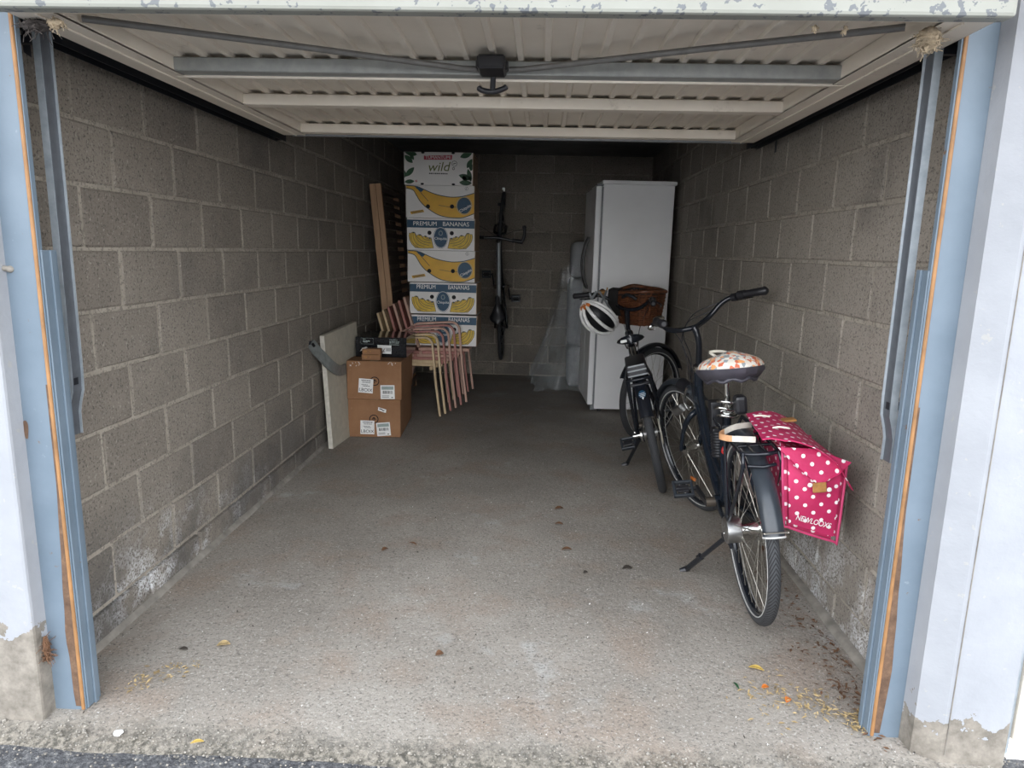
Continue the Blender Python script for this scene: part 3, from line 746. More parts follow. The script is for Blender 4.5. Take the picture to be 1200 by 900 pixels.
labs = ['natural birch armchair, lowest of the nested chair stack with feet on the floor', 'natural birch armchair nested second from the bottom of the chair stack', 'rose stained armchair nested third from the bottom of the chair stack',
        'pale rose armchair nested fourth from the bottom of the chair stack', 'rose stained armchair nested second from the top of the chair stack', 'pale rose armchair nested topmost, carrying the banana cartons']
mats = [('birch', 'birch'), ('birch', 'birch'), ('rose', 'rose'), ('rosel', 'rosel'), ('rose', 'rose'), ('rosel', 'rosel')]
DX, DZ = .043, .0256
ch0 = make_chair(M['birch'], M['birch'])
for i, (lab, (a, b)) in enumerate(zip(labs, mats)):
    c = ch0 if i == 0 else copy_tree(ch0)
    if i > 1:
        for ch in c.children: ch.data = ch.data.copy(); ch.data.materials[0] = M[b]
    elif i == 1: pass
    c.location = (.423+i*DX, 5.735, i*DZ); tag(c, lab, 'chair', 'nested bentwood armchairs')

# ================================================================== SLATTED BED BASE
sb = empty('slatted_bed_base', (.10, 6.0, 0), label='slatted wooden bed base standing on end against the left wall', cat='bed base')
LEAN = R(-5.2)
def leanf(c): return Vector((c.x*math.cos(LEAN)+c.z*math.sin(LEAN), c.y, c.z*math.cos(LEAN)-c.x*math.sin(LEAN)))
def sbo(name, bm, m): xf(bm, leanf); return obj(name, bm, m, sb)
sb.location = (.215, 5.74, .006)
for x0, x1, h in ((0, .050, 1.845), (.052, .094, 1.845)):
    bm = nb(); box(bm, x0, x1, 0, .028, 0, h, .002); sbo('side_rail', bm, M['pine'])
bm = nb(); box(bm, 0, .05, .90, .928, 0, 1.845, .002); sbo('side_rail', bm, M['pine'])
for z in (0.02, 1.80):
    bm = nb(); box(bm, .005, .045, .028, .90, z, z+.03, .002); sbo('end_rail', bm, M['slat'])
for k in range(24):
    bm = nb(); z = .07+k*.0745; pts = [(.060+.012*math.sin(math.pi*t/6), .03+.87*t/6, z+.025) for t in range(7)]
    strip(bm, pts, (0, 0, 1), .040, .009); sbo('slat', bm, M['slat'])

# ================================================================== BROWN CARTONS AND THINGS ON THEM
def brown_carton(c, rz, lab, w=.372, d=.62, h=.276, seed=0):
    r = empty('cardboard_box', c, rz, lab, 'box', 'brown cardboard boxes by the left wall')
    bm = nb(); box(bm, 0, w, 0, d, 0, h, .004, 2); obj('carton', bm, M['card'], r)
    bm = nb(); box(bm, w*.5-.03, w*.5+.03, -.0004, d*.5, h-.0002, h+.0006); obj('tape', bm, M['brown'], r)
    def lab_(u, v, s, rot, big):
        bm = nb(); ca, sa = math.cos(rot), math.sin(rot)
        q = [(u+(a*ca-b*sa)*s, v+(a*sa+b*ca)*s) for a, b in ((-.5, -.5), (.5, -.5), (.5, .5), (-.5, .5))]; flat(bm, q, 2, 0); o = obj('paper_label', bm, M['whitep'], r)
        X = (ca, 0, sa); Y = (-sa, 0, ca)
        bm = nb(); rnd = random.Random(seed+int(u*100))
        P = lambda a, b: (u+(a*ca-b*sa)*s, v+(a*sa+b*ca)*s)
        if big:
            for (yy, xa, xb, hh) in ((.34, -.32, .3, .07), (.22, -.25, .28, .05), (.06, -.3, .1, .04), (-.04, -.2, .22, .05)):
                x = xa
                while x < xb:
                    w_ = rnd.uniform(.04, .10); flat(bm, [P(x, yy), P(x+w_, yy), P(x+w_, yy+hh), P(x, yy+hh)], 3, 0); x += w_+.03
            tag(obj('small_print', bm, M['ink'], o), None, None, None, 'stuff')
            lettering('LBOIX', s*.33, M['ink'], o, (*[0]*0, P(0, -.30)[0], -.0020, P(0, -.30)[1]), X, Y)
        else:
            x = -.33
            while x < .33:
                w_ = rnd.choice((.012, .02, .035)); flat(bm, [P(x, -.12), P(x+w_, -.12), P(x+w_, .10), P(x, .10)], 3, 0); x += w_+rnd.choice((.015, .03))
            for yy in (-.28, -.38): flat(bm, [P(-.4, yy), P(.1, yy), P(.1, yy+.03), P(-.4, yy+.03)], 3, 0)
            flat(bm, [P(.25, -.42), P(.38, -.42), P(.38, -.36), P(.25, -.36)], 3, 0)
            tag(obj('barcode', bm, M['ink'], o), None, None, None, 'stuff')
            bm = nb(); flat(bm, [P(-.42, .18), P(.42, .18), P(.42, .42), P(-.42, .42)], 3, 0); obj('label_tint', bm, M['pale'], o)
    return r, lab_
def ring_mark(r, u, v):
    bm = nb(); outline(bm, [(u+.030*math.cos(a), v+.030*math.sin(a)) for a in [i*math.pi/12 for i in range(24)]], .006, 1, 0, True)
    outline(bm, [(u-.014, v-.004), (u, v+.014), (u+.014, v-.004)], .006, 1, 0); outline(bm, [(u, v-.016), (u, v+.012)], .006, 1, 0); obj('ring_mark', bm, M['hole'], r)
CY, CR = 4.755, R(3.5)
r, lb = brown_carton((.112, CY, 0), CR, 'lower brown cardboard box with three white labels, on the floor', seed=1)
lb(.135, .072, .100, R(-1), True); lb(.250, .060, .098, R(5), False); ring_mark(r, .182, .133)
bm = nb(); flat(bm, [(.215, .222), (.272, .205), (.268, .180), (.212, .198)], 2, 0); q = obj('paper_label', bm, M['whitep'], r)
bm = nb(); outline(bm, [(.222, .210), (.240, .206), (.245, .198), (.258, .196)], .007, 3, 0); obj('scribble', bm, M['ink'], q)
r, lb = brown_carton((.108, CY, .277), CR, 'upper brown cardboard box with two white labels, under the black box', w=.385, seed=5)
lb(.133, .098, .102, R(-4), True); lb(.286, .055, .100, R(1), False); ring_mark(r, .195, .132)
bm = nb(); rnd = random.Random(4)
for k in range(14):
    u = rnd.choice((rnd.uniform(.02, .10), rnd.uniform(.29, .375))); v = .276-rnd.uniform(.003, .03)
    outline(bm, [(u, v), (u+rnd.uniform(-.012, .012), v-rnd.uniform(.004, .014))], .003, 1, 0)
tag(obj('torn_paper', bm, M['cardw'], r), None, None, None, 'stuff')
# glossy black carton
r = empty('black_box', (.125, 4.94, .5545), R(1), 'flat glossy black cardboard box lying on the brown boxes', 'box')
bm = nb(); box(bm, 0, .372, 0, .40, 0, .145, .003); obj('carton', bm, M['gloss'], r)
bm = nb(); flat(bm, [(.16, .028), (.262, .026), (.262, .088), (.16, .090)], 1, 0); q = obj('paper_label', bm, M['whitep'], r)
bm = nb(); x = .225
while x < .258: flat(bm, [(x, .045), (x+.003, .045), (x+.003, .07), (x, .07)], 2, 0); x += .006
flat(bm, [(.168, .040), (.215, .040), (.215, .044), (.168, .044)], 2, 0); tag(obj('barcode', bm, M['ink'], q), None, None, None, 'stuff')
bm = nb(); rnd = random.Random(8)
for (u0, u1, v) in ((.248, .30, .126), (.248, .318, .113), (.248, .318, .104), (.248, .318, .091), (.055, .075, .128), (.055, .095, .116), (.055, .10, .112), (.055, .085, .106)):
    x = u0
    while x < u1: w_ = rnd.uniform(.004, .012); flat(bm, [(x, v), (x+w_, v), (x+w_, v+.0055), (x, v+.0055)], 1, 0); x += w_+.003
tag(obj('small_print', bm, M['pale'], r), None, None, None, 'stuff')
bm = nb(); outline(bm, [(.04, .095), (.13, .095), (.13, .138), (.04, .138)], .0015, 1, 0, True); obj('print_frame', bm, M['pale'], r)
# small open kraft box
r = empty('small_kraft_box', (.205, 4.80, .5545), R(4), 'small kraft cardboard packet with dark cut outs at the box edge', 'box')
bm = nb(); box(bm, 0, .132, 0, .07, 0, .038, .002); box(bm, .004, .134, .002, .07, .039, .078, .002); obj('carton', bm, M['card'], r)
bm = nb()
for v in (.012, .052): flat(bm, [(.016, v), (.038, v), (.038, v+.016), (.016, v+.016)], 1, 0); flat(bm, [(.058, v+.004), (.066, v+.004), (.066, v+.014), (.058, v+.014)], 1, 0)
obj('cut_out', bm, M['tan'], r)
bm = nb(); prism(bm, [(-.012, .01, .060), (.004, .004, .082), (.03, .02, .090), (.035, .05, .0785), (.0, .05, .0785)], (0, 0, .002)); obj('torn_flap', bm, M['cardw'], r)
bm = nb(); prism(bm, [(.134, .005, .040), (.158, .010, .080), (.158, .06, .080), (.134, .065, .040)], (.002, 0, 0)); obj('open_flap', bm, M['brown'], r)

# board leaning on the left wall, and grey lever in front of it
bd = empty('leaning_board', (.035, 4.44, 0), R(-4.5), 'pale beige chipboard panel leaning against the left wall behind the boxes', 'board')
bm = nb(); hexa(bm, [(.028, 0, 0), (.060, 0, 0), (.060, .62, 0), (.028, .62, 0), (-.012, 0, .765), (.020, 0, .765), (.020, .62, .80), (-.012, .62, .80)]); bmesh.ops.bevel(bm, geom=bm.edges[:], offset=.002, segments=1, affect='EDGES'); obj('panel', bm, M['board'], bd)
bm = nb(); hexa(bm, [(.029, -.002, .002), (.059, -.002, .002), (.059, .001, .002), (.029, .001, .002), (-.011, -.002, .763), (.019, -.002, .763), (.019, .001, .763), (-.011, .001, .763)]); obj('raw_edge', bm, M['boarde'], bd)
lv = empty('door_lever', (0, 0, 0), label='curved grey metal lever with slotted end leaning across the beige board', cat='lever')
lp = smooth_path([(.012, 4.30, .735), (.035, 4.335, .680), (.062, 4.39, .625), (.088, 4.46, .565), (.100, 4.56, .520), (.103, 4.66, .500), (.103, 4.74, .498)], 5)
bm = nb(); n = len(lp); rings = []
for i, p in enumerate(lp):
    a = lp[max(i-1, 0)]; b = lp[min(i+1, n-1)]; T = (b-a).normalized(); X = Vector((.95, -.30, 0)).normalized(); N = T.cross(X).normalized(); X = N.cross(T).normalized()
    w = .040 if i > 2 else .034 + .002*i
    prof = [(-.5, -.004), (.5, -.004), (.5, .004), (-.5, .004)]
    rings.append([bm.verts.new(p + N*w*2*q[0]*.9 + X*q[1]*1.6) for q in prof])
for i in range(n-1):
    for k in range(4): bm.faces.new((rings[i][k], rings[i][(k+1) % 4], rings[i+1][(k+1) % 4], rings[i+1][k]))
bm.faces.new(rings[0][::-1]); bm.faces.new(rings[-1]); obj('arm', bm, M['arm'], lv, True)
bm = nb(); tube(bm, [lp[0]+Vector((.012, -.006, -.004)), lp[2]+Vector((.012, -.006, -.004))], .009, 8); obj('slot', bm, M['hole'], lv)
bm = nb(); cyl(bm, lp[1]+Vector((-.045, 0, 0)), lp[1]+Vector((.0, 0, 0)), .02, 12); obj('wall_pivot', bm, M['blackrail'], lv)

# ================================================================== FRIDGE
fr = empty('fridge', (1.945, 5.80, 0), R(3.0), 'tall white fridge by the right wall, its side to the door', 'fridge')
bm = nb(); box(bm, 0, .575, 0, .70, .025, 1.885, .006, 2); obj('cabinet', bm, M['white'], fr)
bm = nb(); box(bm, -.012, .592, -.012, .71, 1.885, 1.915, .006, 2); obj('top_panel', bm, M['white'], fr)
for y0, y1, nm in ((0, .335, 'near'), (.345, .70, 'far')):
    bm = nb(); box(bm, -.062, -.014, y0, y1, .06, 1.87, .010, 3); dd = obj('door', bm, M['white'], fr)
    bm = nb(); box(bm, -.015, .001, y0+.006, y1-.006, .065, 1.865); obj('gasket', bm, M['gasket'], dd)
    yy = y1-.05 if y0 == 0 else y0+.05
    bm = nb(); tube(bm, smooth_path([(-.06, yy, 1.47), (-.085, yy, 1.42), (-.105, yy, 1.33), (-.112, yy, 1.25), (-.105, yy, 1.17), (-.085, yy, 1.08), (-.06, yy, 1.03)]), .011, 10); obj('handle', bm, M['darkh'], dd, True)
bm = nb(); box(bm, -.03, .02, .02, .68, .012, .055); obj('kick_plate', bm, M['gasket'], fr)
for x in (.05, .53):
    for y in (.05, .65):
        bm = nb(); cyl(bm, (x, y, 0), (x, y, .03), .018, 12); obj('foot', bm, M['black'], fr)
bm = nb(); box(bm, -.05, .03, .02, .08, 1.872, 1.890, .003); obj('hinge_cover', bm, M['gasket'], fr)

# ================================================================== PADDED FURNITURE UNDER PLASTIC FILM
pf = empty('wrapped_armchair', (1.95, 7.04, 0), label='pale grey padded seat wrapped in clear plastic film behind the fridge', cat='armchair')
def cushion(name, x0, x1, y0, y1, z0, z1):
    bm = nb(); box(bm, x0, x1, y0, y1, z0, z1, .06, 4)
    xf(bm, lambda c: c + Vector((noise.noise(c*4)*.012, noise.noise(c*4+Vector((7, 0, 0)))*.012, noise.noise(c*5+Vector((0, 9, 0)))*.008))); return obj(name, bm, M['cush'], pf, True)
cushion('backrest', -.20, .42, -.18, .34, 1.09, 1.44); cushion('seat', -.21, .42, -.20, .34, .42, 1.085); cushion('base', -.20, .42, -.18, .34, 0.0, .42)
bm = nb(); NU, NV = 60, 34; gg = []
for j in range(NV+1):
    t = j/NV; row = []
    for i in range(NU+1):
        s = i/NU; z = 1.22*(1-t)+.012 - .12*abs(s-.62)*(1-t)
        ang = s
        spread = .05+.30*t**1.4
        # path round the front-left of the furniture
        if s < .35: x = -.24 - spread*(1-s/.35*.2); y = .36 - s/.35*.55
        else: x = -.24-spread*.8 + (s-.35)/.65*(.55+spread*.5); y = -.24 - spread*.55*(1-.5*(s-.35)) 
        fold = (noise.noise(Vector((s*14, t*1.6, 2)))*.045 + noise.noise(Vector((s*31, t*3, 5)))*.030)*(.35+t)
        row.append(bm.verts.new((x+fold*.7, max(-.45, y+fold), max(.005, z+noise.noise(Vector((s*9, t*6, 1)))*.03*t))))
    gg.append(row)
for j in range(NV):
    for i in range(NU): bm.faces.new((gg[j][i], gg[j][i+1], gg[j+1][i+1], gg[j+1][i]))
obj('plastic_film', bm, M['film'], pf, True)
pf.location = (1.95, 7.04, 0)

#@@BIKES
# ================================================================== BICYCLES
def bike_matrix(c, yaw, lean):
    f = Vector((math.sin(yaw), math.cos(yaw), 0)); l0 = Vector((-math.cos(yaw), math.sin(yaw), 0)); z = Vector((0, 0, 1))
    u = z*math.cos(lean)+l0*math.sin(lean); l = l0*math.cos(lean)-z*math.sin(lean)
    return Matrix(((f.x, l.x, u.x, c[0]), (f.y, l.y, u.y, c[1]), (f.z, l.z, u.z, c[2]), (0, 0, 0, 1)))

def steer_fn(hb, ht, ang):
    hb, ht = Vector(hb), Vector(ht); Mx = Matrix.Translation(hb) @ Matrix.Rotation(ang, 4, (ht-hb).normalized()) @ Matrix.Translation(-hb)
    return lambda c: Mx @ c

def wheel(root, name, c, RR, tr, st, hubm, stripe=True, spokes=32, rimm=None, hub_r=.022, disc=None):
    c = Vector(c); f = st or (lambda v: v)
    def mk(n, bm, m, p, sm=True): xf(bm, f); return obj(n, bm, m, p, sm)
    bm = nb(); rr = RR-tr*1.55
    prof = []
    n = 56; w = .011
    ringp = [(rr+.006, -w), (rr+.006, w), (rr-.012, w*.8), (rr-.016, 0), (rr-.012, -w*.8)]
    rings = []
    for i in range(n):
        t = 2*math.pi*i/n; d = Vector((math.cos(t), 0, math.sin(t))); rings.append([bm.verts.new(c+d*r_+Vector((0, y, 0))) for r_, y in ringp])
    for i in range(n):
        for k in range(5): bm.faces.new((rings[i][k], rings[i][(k+1) % 5], rings[(i+1) % n][(k+1) % 5], rings[(i+1) % n][k]))
    w_ = mk(name, bm, rimm or M['blackm'], root)
    bm = nb(); torus(bm, c, (0, 1, 0), RR-tr, tr, 72, 12, True); mk('tyre', bm, M['tyre'], w_)
    if stripe:
        for s in (-1, 1):
            bm = nb(); torus(bm, c+Vector((0, s*tr*.83, 0)), (0, 1, 0), RR-tr*1.55, .0028, 64, 5); mk('reflective_stripe', bm, M['stripe'], w_)
    bm = nb(); lathe(bm, [(.006, -.062), (.006, -.045), (hub_r+.010, -.038), (hub_r+.010, -.034), (hub_r*.8, -.030), (hub_r*.8, .030), (hub_r+.010, .034), (hub_r+.010, .038), (.006, .045), (.006, .062)], c, 18, 'Y'); mk('hub', bm, hubm, w_)
    bm = nb()
    for k in range(spokes):
        s = 1 if k % 2 else -1; a = 2*math.pi*k/spokes; b = a + (.42 if (k//2) % 2 else -.42)
        cyl(bm, c+Vector((math.cos(b)*(hub_r+.007), s*.036, math.sin(b)*(hub_r+.007))), c+Vector((math.cos(a)*(rr-.012), 0, math.sin(a)*(rr-.012))), .0013, 4)
    sp = mk('spokes', bm, M['spoke'], w_); sp['kind'] = 'stuff'
    if disc:
        y, r0, r1 = disc; bm = nb(); lathe(bm, [(r0, y-.001), (r1, y-.001), (r1, y+.001), (r0, y+.001)], c, 28, 'Y'); mk('brake_disc', bm, M['chrome'], w_)
    return w_

def mudguard(root, name, c, RR, a0, a1, w, mat, st=None, edge=None):
    bm = nb(); n = 36; f = st or (lambda v: v); rings = []; c = Vector(c)
    prof = [(-w/2, -.018), (-w*.42, -.004), (-w*.2, .004), (0, .006), (w*.2, .004), (w*.42, -.004), (w/2, -.018)]
    for i in range(n+1):
        t = R(a0+(a1-a0)*i/n); d = Vector((math.cos(t), 0, math.sin(t)))
        rings.append([bm.verts.new(c+d*(RR+h)+Vector((0, y, 0))) for y, h in prof] + [bm.verts.new(c+d*(RR+h-.003)+Vector((0, y*.94, 0))) for y, h in reversed(prof)])
    m = len(rings[0])
    for i in range(n):
        for k in range(m): bm.faces.new((rings[i][k], rings[i][(k+1) % m], rings[i+1][(k+1) % m], rings[i+1][k]))
    bm.faces.new(rings[0][::-1]); bm.faces.new(rings[-1]); xf(bm, f)
    g = obj(name, bm, mat, root, True)
    if edge:
        t = R(edge); d = Vector((math.cos(t), 0, math.sin(t))); bm = nb()
        tube(bm, [c+d*(RR+h)+Vector((0, y, 0)) for y, h in prof], .0035, 6); xf(bm, f); obj('edge_trim', bm, M['stripe'], g)
    return g

def pedal(root, c, ax_y, mat=None, tilt_=-38):
    c = Vector(c); rm = Matrix.Rotation(R(tilt_), 3, 'Y'); rotp = lambda v: rm @ (v-c) + c; s = 1 if ax_y > 0 else -1; y0 = c.y+s*.012; y1 = c.y+s*.105
    bm = nb(); a, b = sorted((y0, y1)); L = .042
    box(bm, c.x-L, c.x-L+.012, a, b, c.z-.012, c.z+.012, .003); box(bm, c.x+L-.012, c.x+L, a, b, c.z-.012, c.z+.012, .003)
    box(bm, c.x-L, c.x+L, a, a+.012, c.z-.010, c.z+.010, .003); box(bm, c.x-L, c.x+L, b-.014, b, c.z-.012, c.z+.012, .004)
    xf(bm, rotp); p = obj('pedal', bm, mat or M['fender'], root)
    bm = nb(); cyl(bm, (c.x, c.y, c.z), (c.x, y1 if s > 0 else y1, c.z), .009, 10); box(bm, c.x-.018, c.x+.018, a+.02, b-.02, c.z-.008, c.z+.008, .003); xf(bm, rotp); obj('pedal_axle', bm, M['black'], p)
    return p

def cranks(root, bb, ang, length=.168, ring=.085, both=True, guard=None):
    bb = Vector(bb); d = Vector((math.cos(ang), 0, math.sin(ang)))
    bm = nb(); lathe(bm, [(ring-.02, -.052), (ring, -.052), (ring, -.048), (ring-.02, -.048)], bb, 32, 'Y'); cyl(bm, bb+Vector((0, -.075, 0)), bb+Vector((0, .075, 0)), .022, 14)
    for k in range(5):
        a = k*2*math.pi/5; e = Vector((math.cos(a), 0, math.sin(a))); cyl(bm, bb+Vector((0, -.05, 0)), bb+Vector((0, -.05, 0))+e*(ring-.012), .006, 6)
    cs = obj('crankset', bm, M['chaing'], root)
    for s, dd in ((1, d), (-1, -d)):
        bm = nb(); strip(bm, [bb+Vector((0, s*.072, 0))-dd*.015, bb+Vector((0, s*.076, 0))+dd*.05, bb+Vector((0, s*.084, 0))+dd*length], (dd.cross(Vector((0, 1, 0)))), .026, .013); ca = obj('crank_arm', bm, M['black'], cs)
        pedal(cs, bb+Vector((0, s*.088, 0))+dd*length*.97, s)
    return cs

def grip(root, a, b, mat, r=.0165):
    a, b = Vector(a), Vector(b); d = b-a; bm = nb()
    tube(bm, [a, a+d*.04, a+d*.25, a+d*.6, a+d*.92, b], [r*.8, r*1.2, r*.95, r*1.08, r*1.15, r*.6], 12)
    return obj('grip', bm, mat, root, True)

def lever(root, c, d, out, mat):
    """brake lever: clamp at c, blade running along d, offset by out"""
    c, d, o = Vector(c), Vector(d).normalized(), Vector(out); bm = nb()
    cyl(bm, c-d*.012, c+d*.014, .019, 12); tube(bm, [c, c+o*.5], .010, 8)
    lv = obj('brake_clamp', bm, M['black'], root, True)
    bm = nb(); tube(bm, smooth_path([c+o*.55, c+o+d*.02, c+o*1.05+d*.06, c+o*.92+d*.12]), [.006]*10+[.004]*3, 6); obj('brake_lever', bm, mat, lv, True)
    return lv

def cable(root, pts, r=.0024, name='cable', mat=None):
    bm = nb(); tube(bm, smooth_path(pts, 5), r, 6); return obj(name, bm, mat or M['black'], root, True)

def saddle_mesh(L, wb, wn, h, n=12):
    bm = nb(); rings = []
    for i in range(n+1):
        t = i/n; x = -L*.5+L*t; w = wb*(1-t)**.55*.5+wn*.5*min(1, t*1.6+.2) if t < 1 else wn*.3
        w = (wb*math.sqrt(max(0, 1-(max(0, .25-t)/.25)**2)) if t < .25 else wb+(wn-wb)*min(1, (t-.25)/.45)**.8)*.5
        w = max(w, .012) * (1 if t < .92 else (1-(t-.92)/.08*.6)); hh = h*(1-.35*t)
        zc = .012*math.cos(t*math.pi*2)
        ring = []
        for k in range(14):
            a = 2*math.pi*k/14; y = w*math.cos(a); z = hh*.5*math.sin(a)
            if z < 0: y *= .92; z *= .75
            ring.append(bm.verts.new((x, y, z+zc)))
        rings.append(ring)
    for i in range(n):
        for k in range(14): bm.faces.new((rings[i][k], rings[i][(k+1) % 14], rings[i+1][(k+1) % 14], rings[i+1][k]))
    bm.faces.new(rings[0][::-1]); bm.faces.new(rings[-1]); return bm

# ---------------------------------------------------------------- bicycle A: near, dark step-through city bicycle
A = empty('bicycle', label='dark step-through city bicycle nearest the door, with flowered saddle cover', cat='bicycle')
A_MAT = bike_matrix((2.300, 2.455, 0), .040, R(7.2)); A.matrix_world = A_MAT
def toA(p): return A_MAT.inverted() @ Vector(p)
RW = .345
hbA, htA = (.945, 0, .600), (.885, 0, .790)
sA = steer_fn(hbA, htA, R(20)); sH = steer_fn(hbA, htA, R(28))
wheel(A, 'rear_wheel', (0, 0, RW), RW, .021, None, M['chrome'], True, 36, hub_r=.03)
bm = nb(); lathe(bm, [(.03, .030), (.048, .034), (.050, .040), (.050, .085), (.044, .090), (.012, .092)], (0, 0, RW), 24, 'Y'); obj('drum_brake', bm, M['alu'], A, True)
wheel(A, 'front_wheel', (1.11, 0, RW), RW, .021, sA, M['chrome'], True, 32, hub_r=.026)
mudguard(A, 'rear_mudguard', (0, 0, RW), .372, 128, 162, .070, M['fender'], None, 162); mudguard(A, 'mudguard_front_part', (0, 0, RW), .372, 60, 129, .066, M['fender'])
bm = nb()
for s in (-1, 1): tube(bm, [(-.364, s*.036, .480), (-.20, s*.052, .43), (-.01, s*.062, RW+.02)], .0028, 6)
tube(bm, [(-.364, -.036, .480), (-.368, 0, .482), (-.364, .036, .480)], .0028, 6); obj('mudguard_stay', bm, M['spoke'], A)
mudguard(A, 'front_mudguard', (1.11, 0, RW), .372, 30, 128, .060, M['fender'], sA)
# frame
bbA = (.455, 0, .285); stop = (.282, 0, .720)
bm = nb()
tube(bm, smooth_path([(.930, 0, .625), (.86, 0, .54), (.72, 0, .41), (.58, 0, .315), bbA]), .0215, 12)
tube(bm, smooth_path([(.905, 0, .715), (.82, 0, .60), (.68, 0, .48), (.52, 0, .415), (.40, 0, .405)]), .0175, 12)
tube(bm, [(.455, 0, .27), stop], .018, 12)
tube(bm, [hbA, htA], .0225, 14)
cyl(bm, (bbA[0], -.036, bbA[2]), (bbA[0], .036, bbA[2]), .028, 16)
for s in (-1, 1):
    tube(bm, smooth_path([(bbA[0]-.01, s*.020, .29), (.30, s*.045, .305), (.0, s*.066, RW)]), .0105, 8)
    tube(bm, smooth_path([(.312, s*.018, .615), (.20, s*.045, .53), (.0, s*.066, RW)]), .0085, 8)
    box(bm, -.022, .022, s*.066-.003, s*.066+.003, RW-.03, RW+.022, .002)
frA = obj('frame', bm, M['navy'], A, True)
bm = nb(); lathe(bm, [(.024, 0), (.028, .004), (.028, .016), (.024, .020), (.027, .024), (.027, .032), (.018, .038)], (0, 0, 0), 18)
dv = (Vector(htA)-Vector(hbA)).normalized(); rotm = Vector((0, 0, 1)).rotation_difference(dv); xf(bm, lambda c: rotm @ c + Vector(htA)); obj('headset', bm, M['chrome'], frA, True)
for c_, a_ in ((Vector(hbA), dv), ((.325, 0, .593), (.1, 0, .3))):
    bm = nb(); torus(bm, c_, a_, .021, .005, 20, 8); obj('frame_ring', bm, M['chrome'], frA, True)
bm = nb(); tube(bm, [(-.012, .07, RW), (.012, .08, RW)], .011, 10); cyl(bm, (.004, .070, RW+.012), (.004, .092, RW+.012), .008, 8); cyl(bm, (.0, .066, RW-.012), (.0, .094, RW-.012), .007, 8); tag(obj('axle_nuts', bm, M['chrome'], A, True), None, None, None, 'stuff')
# fork, brake
bm = nb(); cr = Vector(hbA)-dv*.03
tube(bm, [Vector(hbA), cr], .022, 12)
for s in (-1, 1): tube(bm, smooth_path([cr+Vector((0, s*.012, .006)), cr+Vector((.012, s*.048, -.02)), Vector((1.045, s*.052, .47)), Vector((1.11, s*.055, RW))]), [.015]*4+[.014]*4+[.011]*4+[.009], 10)
xf(bm, sA); frk = obj('fork', bm, M['navy'], A, True)
bm = nb()
for s in (-1, 1): tube(bm, [(.985, s*.035, .585), (.99, s*.052, .64), (.975, s*.030, .70)], .008, 8); box(bm, .98, 1.02, s*.022-.006, s*.022+.006, .585, .60, .002)
xf(bm, sA); obj('rim_brake', bm, M['chrome'], frk, True)
bm = nb(); tube(bm, [(1.00, .062, .60), (1.055, .070, .575)], [.020, .026], 14); xf(bm, sA); dyn = obj('dynamo', bm, M['alu'], frk, True)
bm = nb(); cyl(bm, (1.002, .01, .69), (1.065, .01, .70), .030, 16, .036); box(bm, .985, 1.005, .0, .02, .655, .70, .003); xf(bm, sA); hl = obj('headlight', bm, M['black'], frk, True)
bm = nb(); cyl(bm, (1.064, .01, .70), (1.068, .01, .7005), .033, 16); xf(bm, sA); obj('lens', bm, M['lens'], hl)
# stem and handlebar
hc = Vector((.852, 0, 1.010))
bm = nb(); tube(bm, smooth_path([htA, Vector(htA)+dv*.06, Vector(htA)+dv*.15, (.842, 0, .985), hc]), [.0145]*13+[.0165]*3+[.019], 12); xf(bm, sH); stm = obj('stem', bm, M['blackm'], A, True)
bm = nb(); half = [(0, 0, 0), (.028, .06, .002), (.030, .12, .022), (-.005, .185, .075), (-.060, .235, .092), (-.19, .285, .098)]
full = [hc+Vector((x, -y, z)) for x, y, z in half[::-1]]+[hc+Vector(p) for p in half[1:]]
tube(bm, smooth_path(full, 5), .0125, 10); xf(bm, sH); hbar = obj('handlebar', bm, M['blackm'], A, True)
for s in (-1, 1):
    e0 = hc+Vector((-.075, s*.243, .094)); e1 = hc+Vector((-.20, s*.289, .099)); g = grip(hbar, sH(e0), sH(e1), M['black'], .0175)
    a = hc+Vector((-.045, s*.222, .088)); lever(hbar, sH(a), sH(e1)-sH(e0), sH(a+Vector((.055, s*.02, -.022)))-sH(a), M['chrome'])
    if s < 0:
        bm = nb(); aa = hc+Vector((-.06, s*.236, .093)); tube(bm, [aa, aa+(e1-e0).normalized()*.035], .021, 14); xf(bm, sH); obj('gear_shifter', bm, M['black'], hbar, True)
bm = nb(); q = hc+Vector((-.012, .19, .092)); ell(bm, q, .028, .028, .016); cyl(bm, q-Vector((0, 0, .022)), q, .009, 8); xf(bm, sH); obj('bell', bm, M['chrome'], hbar, True)
cb = lambda y, x, z: sH(hc+Vector((x, y, z)))
cable(A, [cb(-.21, -.005, .08), cb(-.15, .05, .065), cb(-.06, .075, .045), cb(.02, .07, -.03), cb(.01, .06, -.15), sH(Vector((.95, .02, .72)))])
cable(A, [cb(-.205, .0, .072), cb(-.12, .06, .035), cb(-.03, .085, .015), cb(.03, .08, -.07), cb(.025, .05, -.20), Vector((.90, .03, .66))])
cable(A, [cb(.21, -.005, .08), cb(.13, .07, .05), cb(.05, .09, -.02), cb(.03, .07, -.12), Vector((.92, .028, .64))])
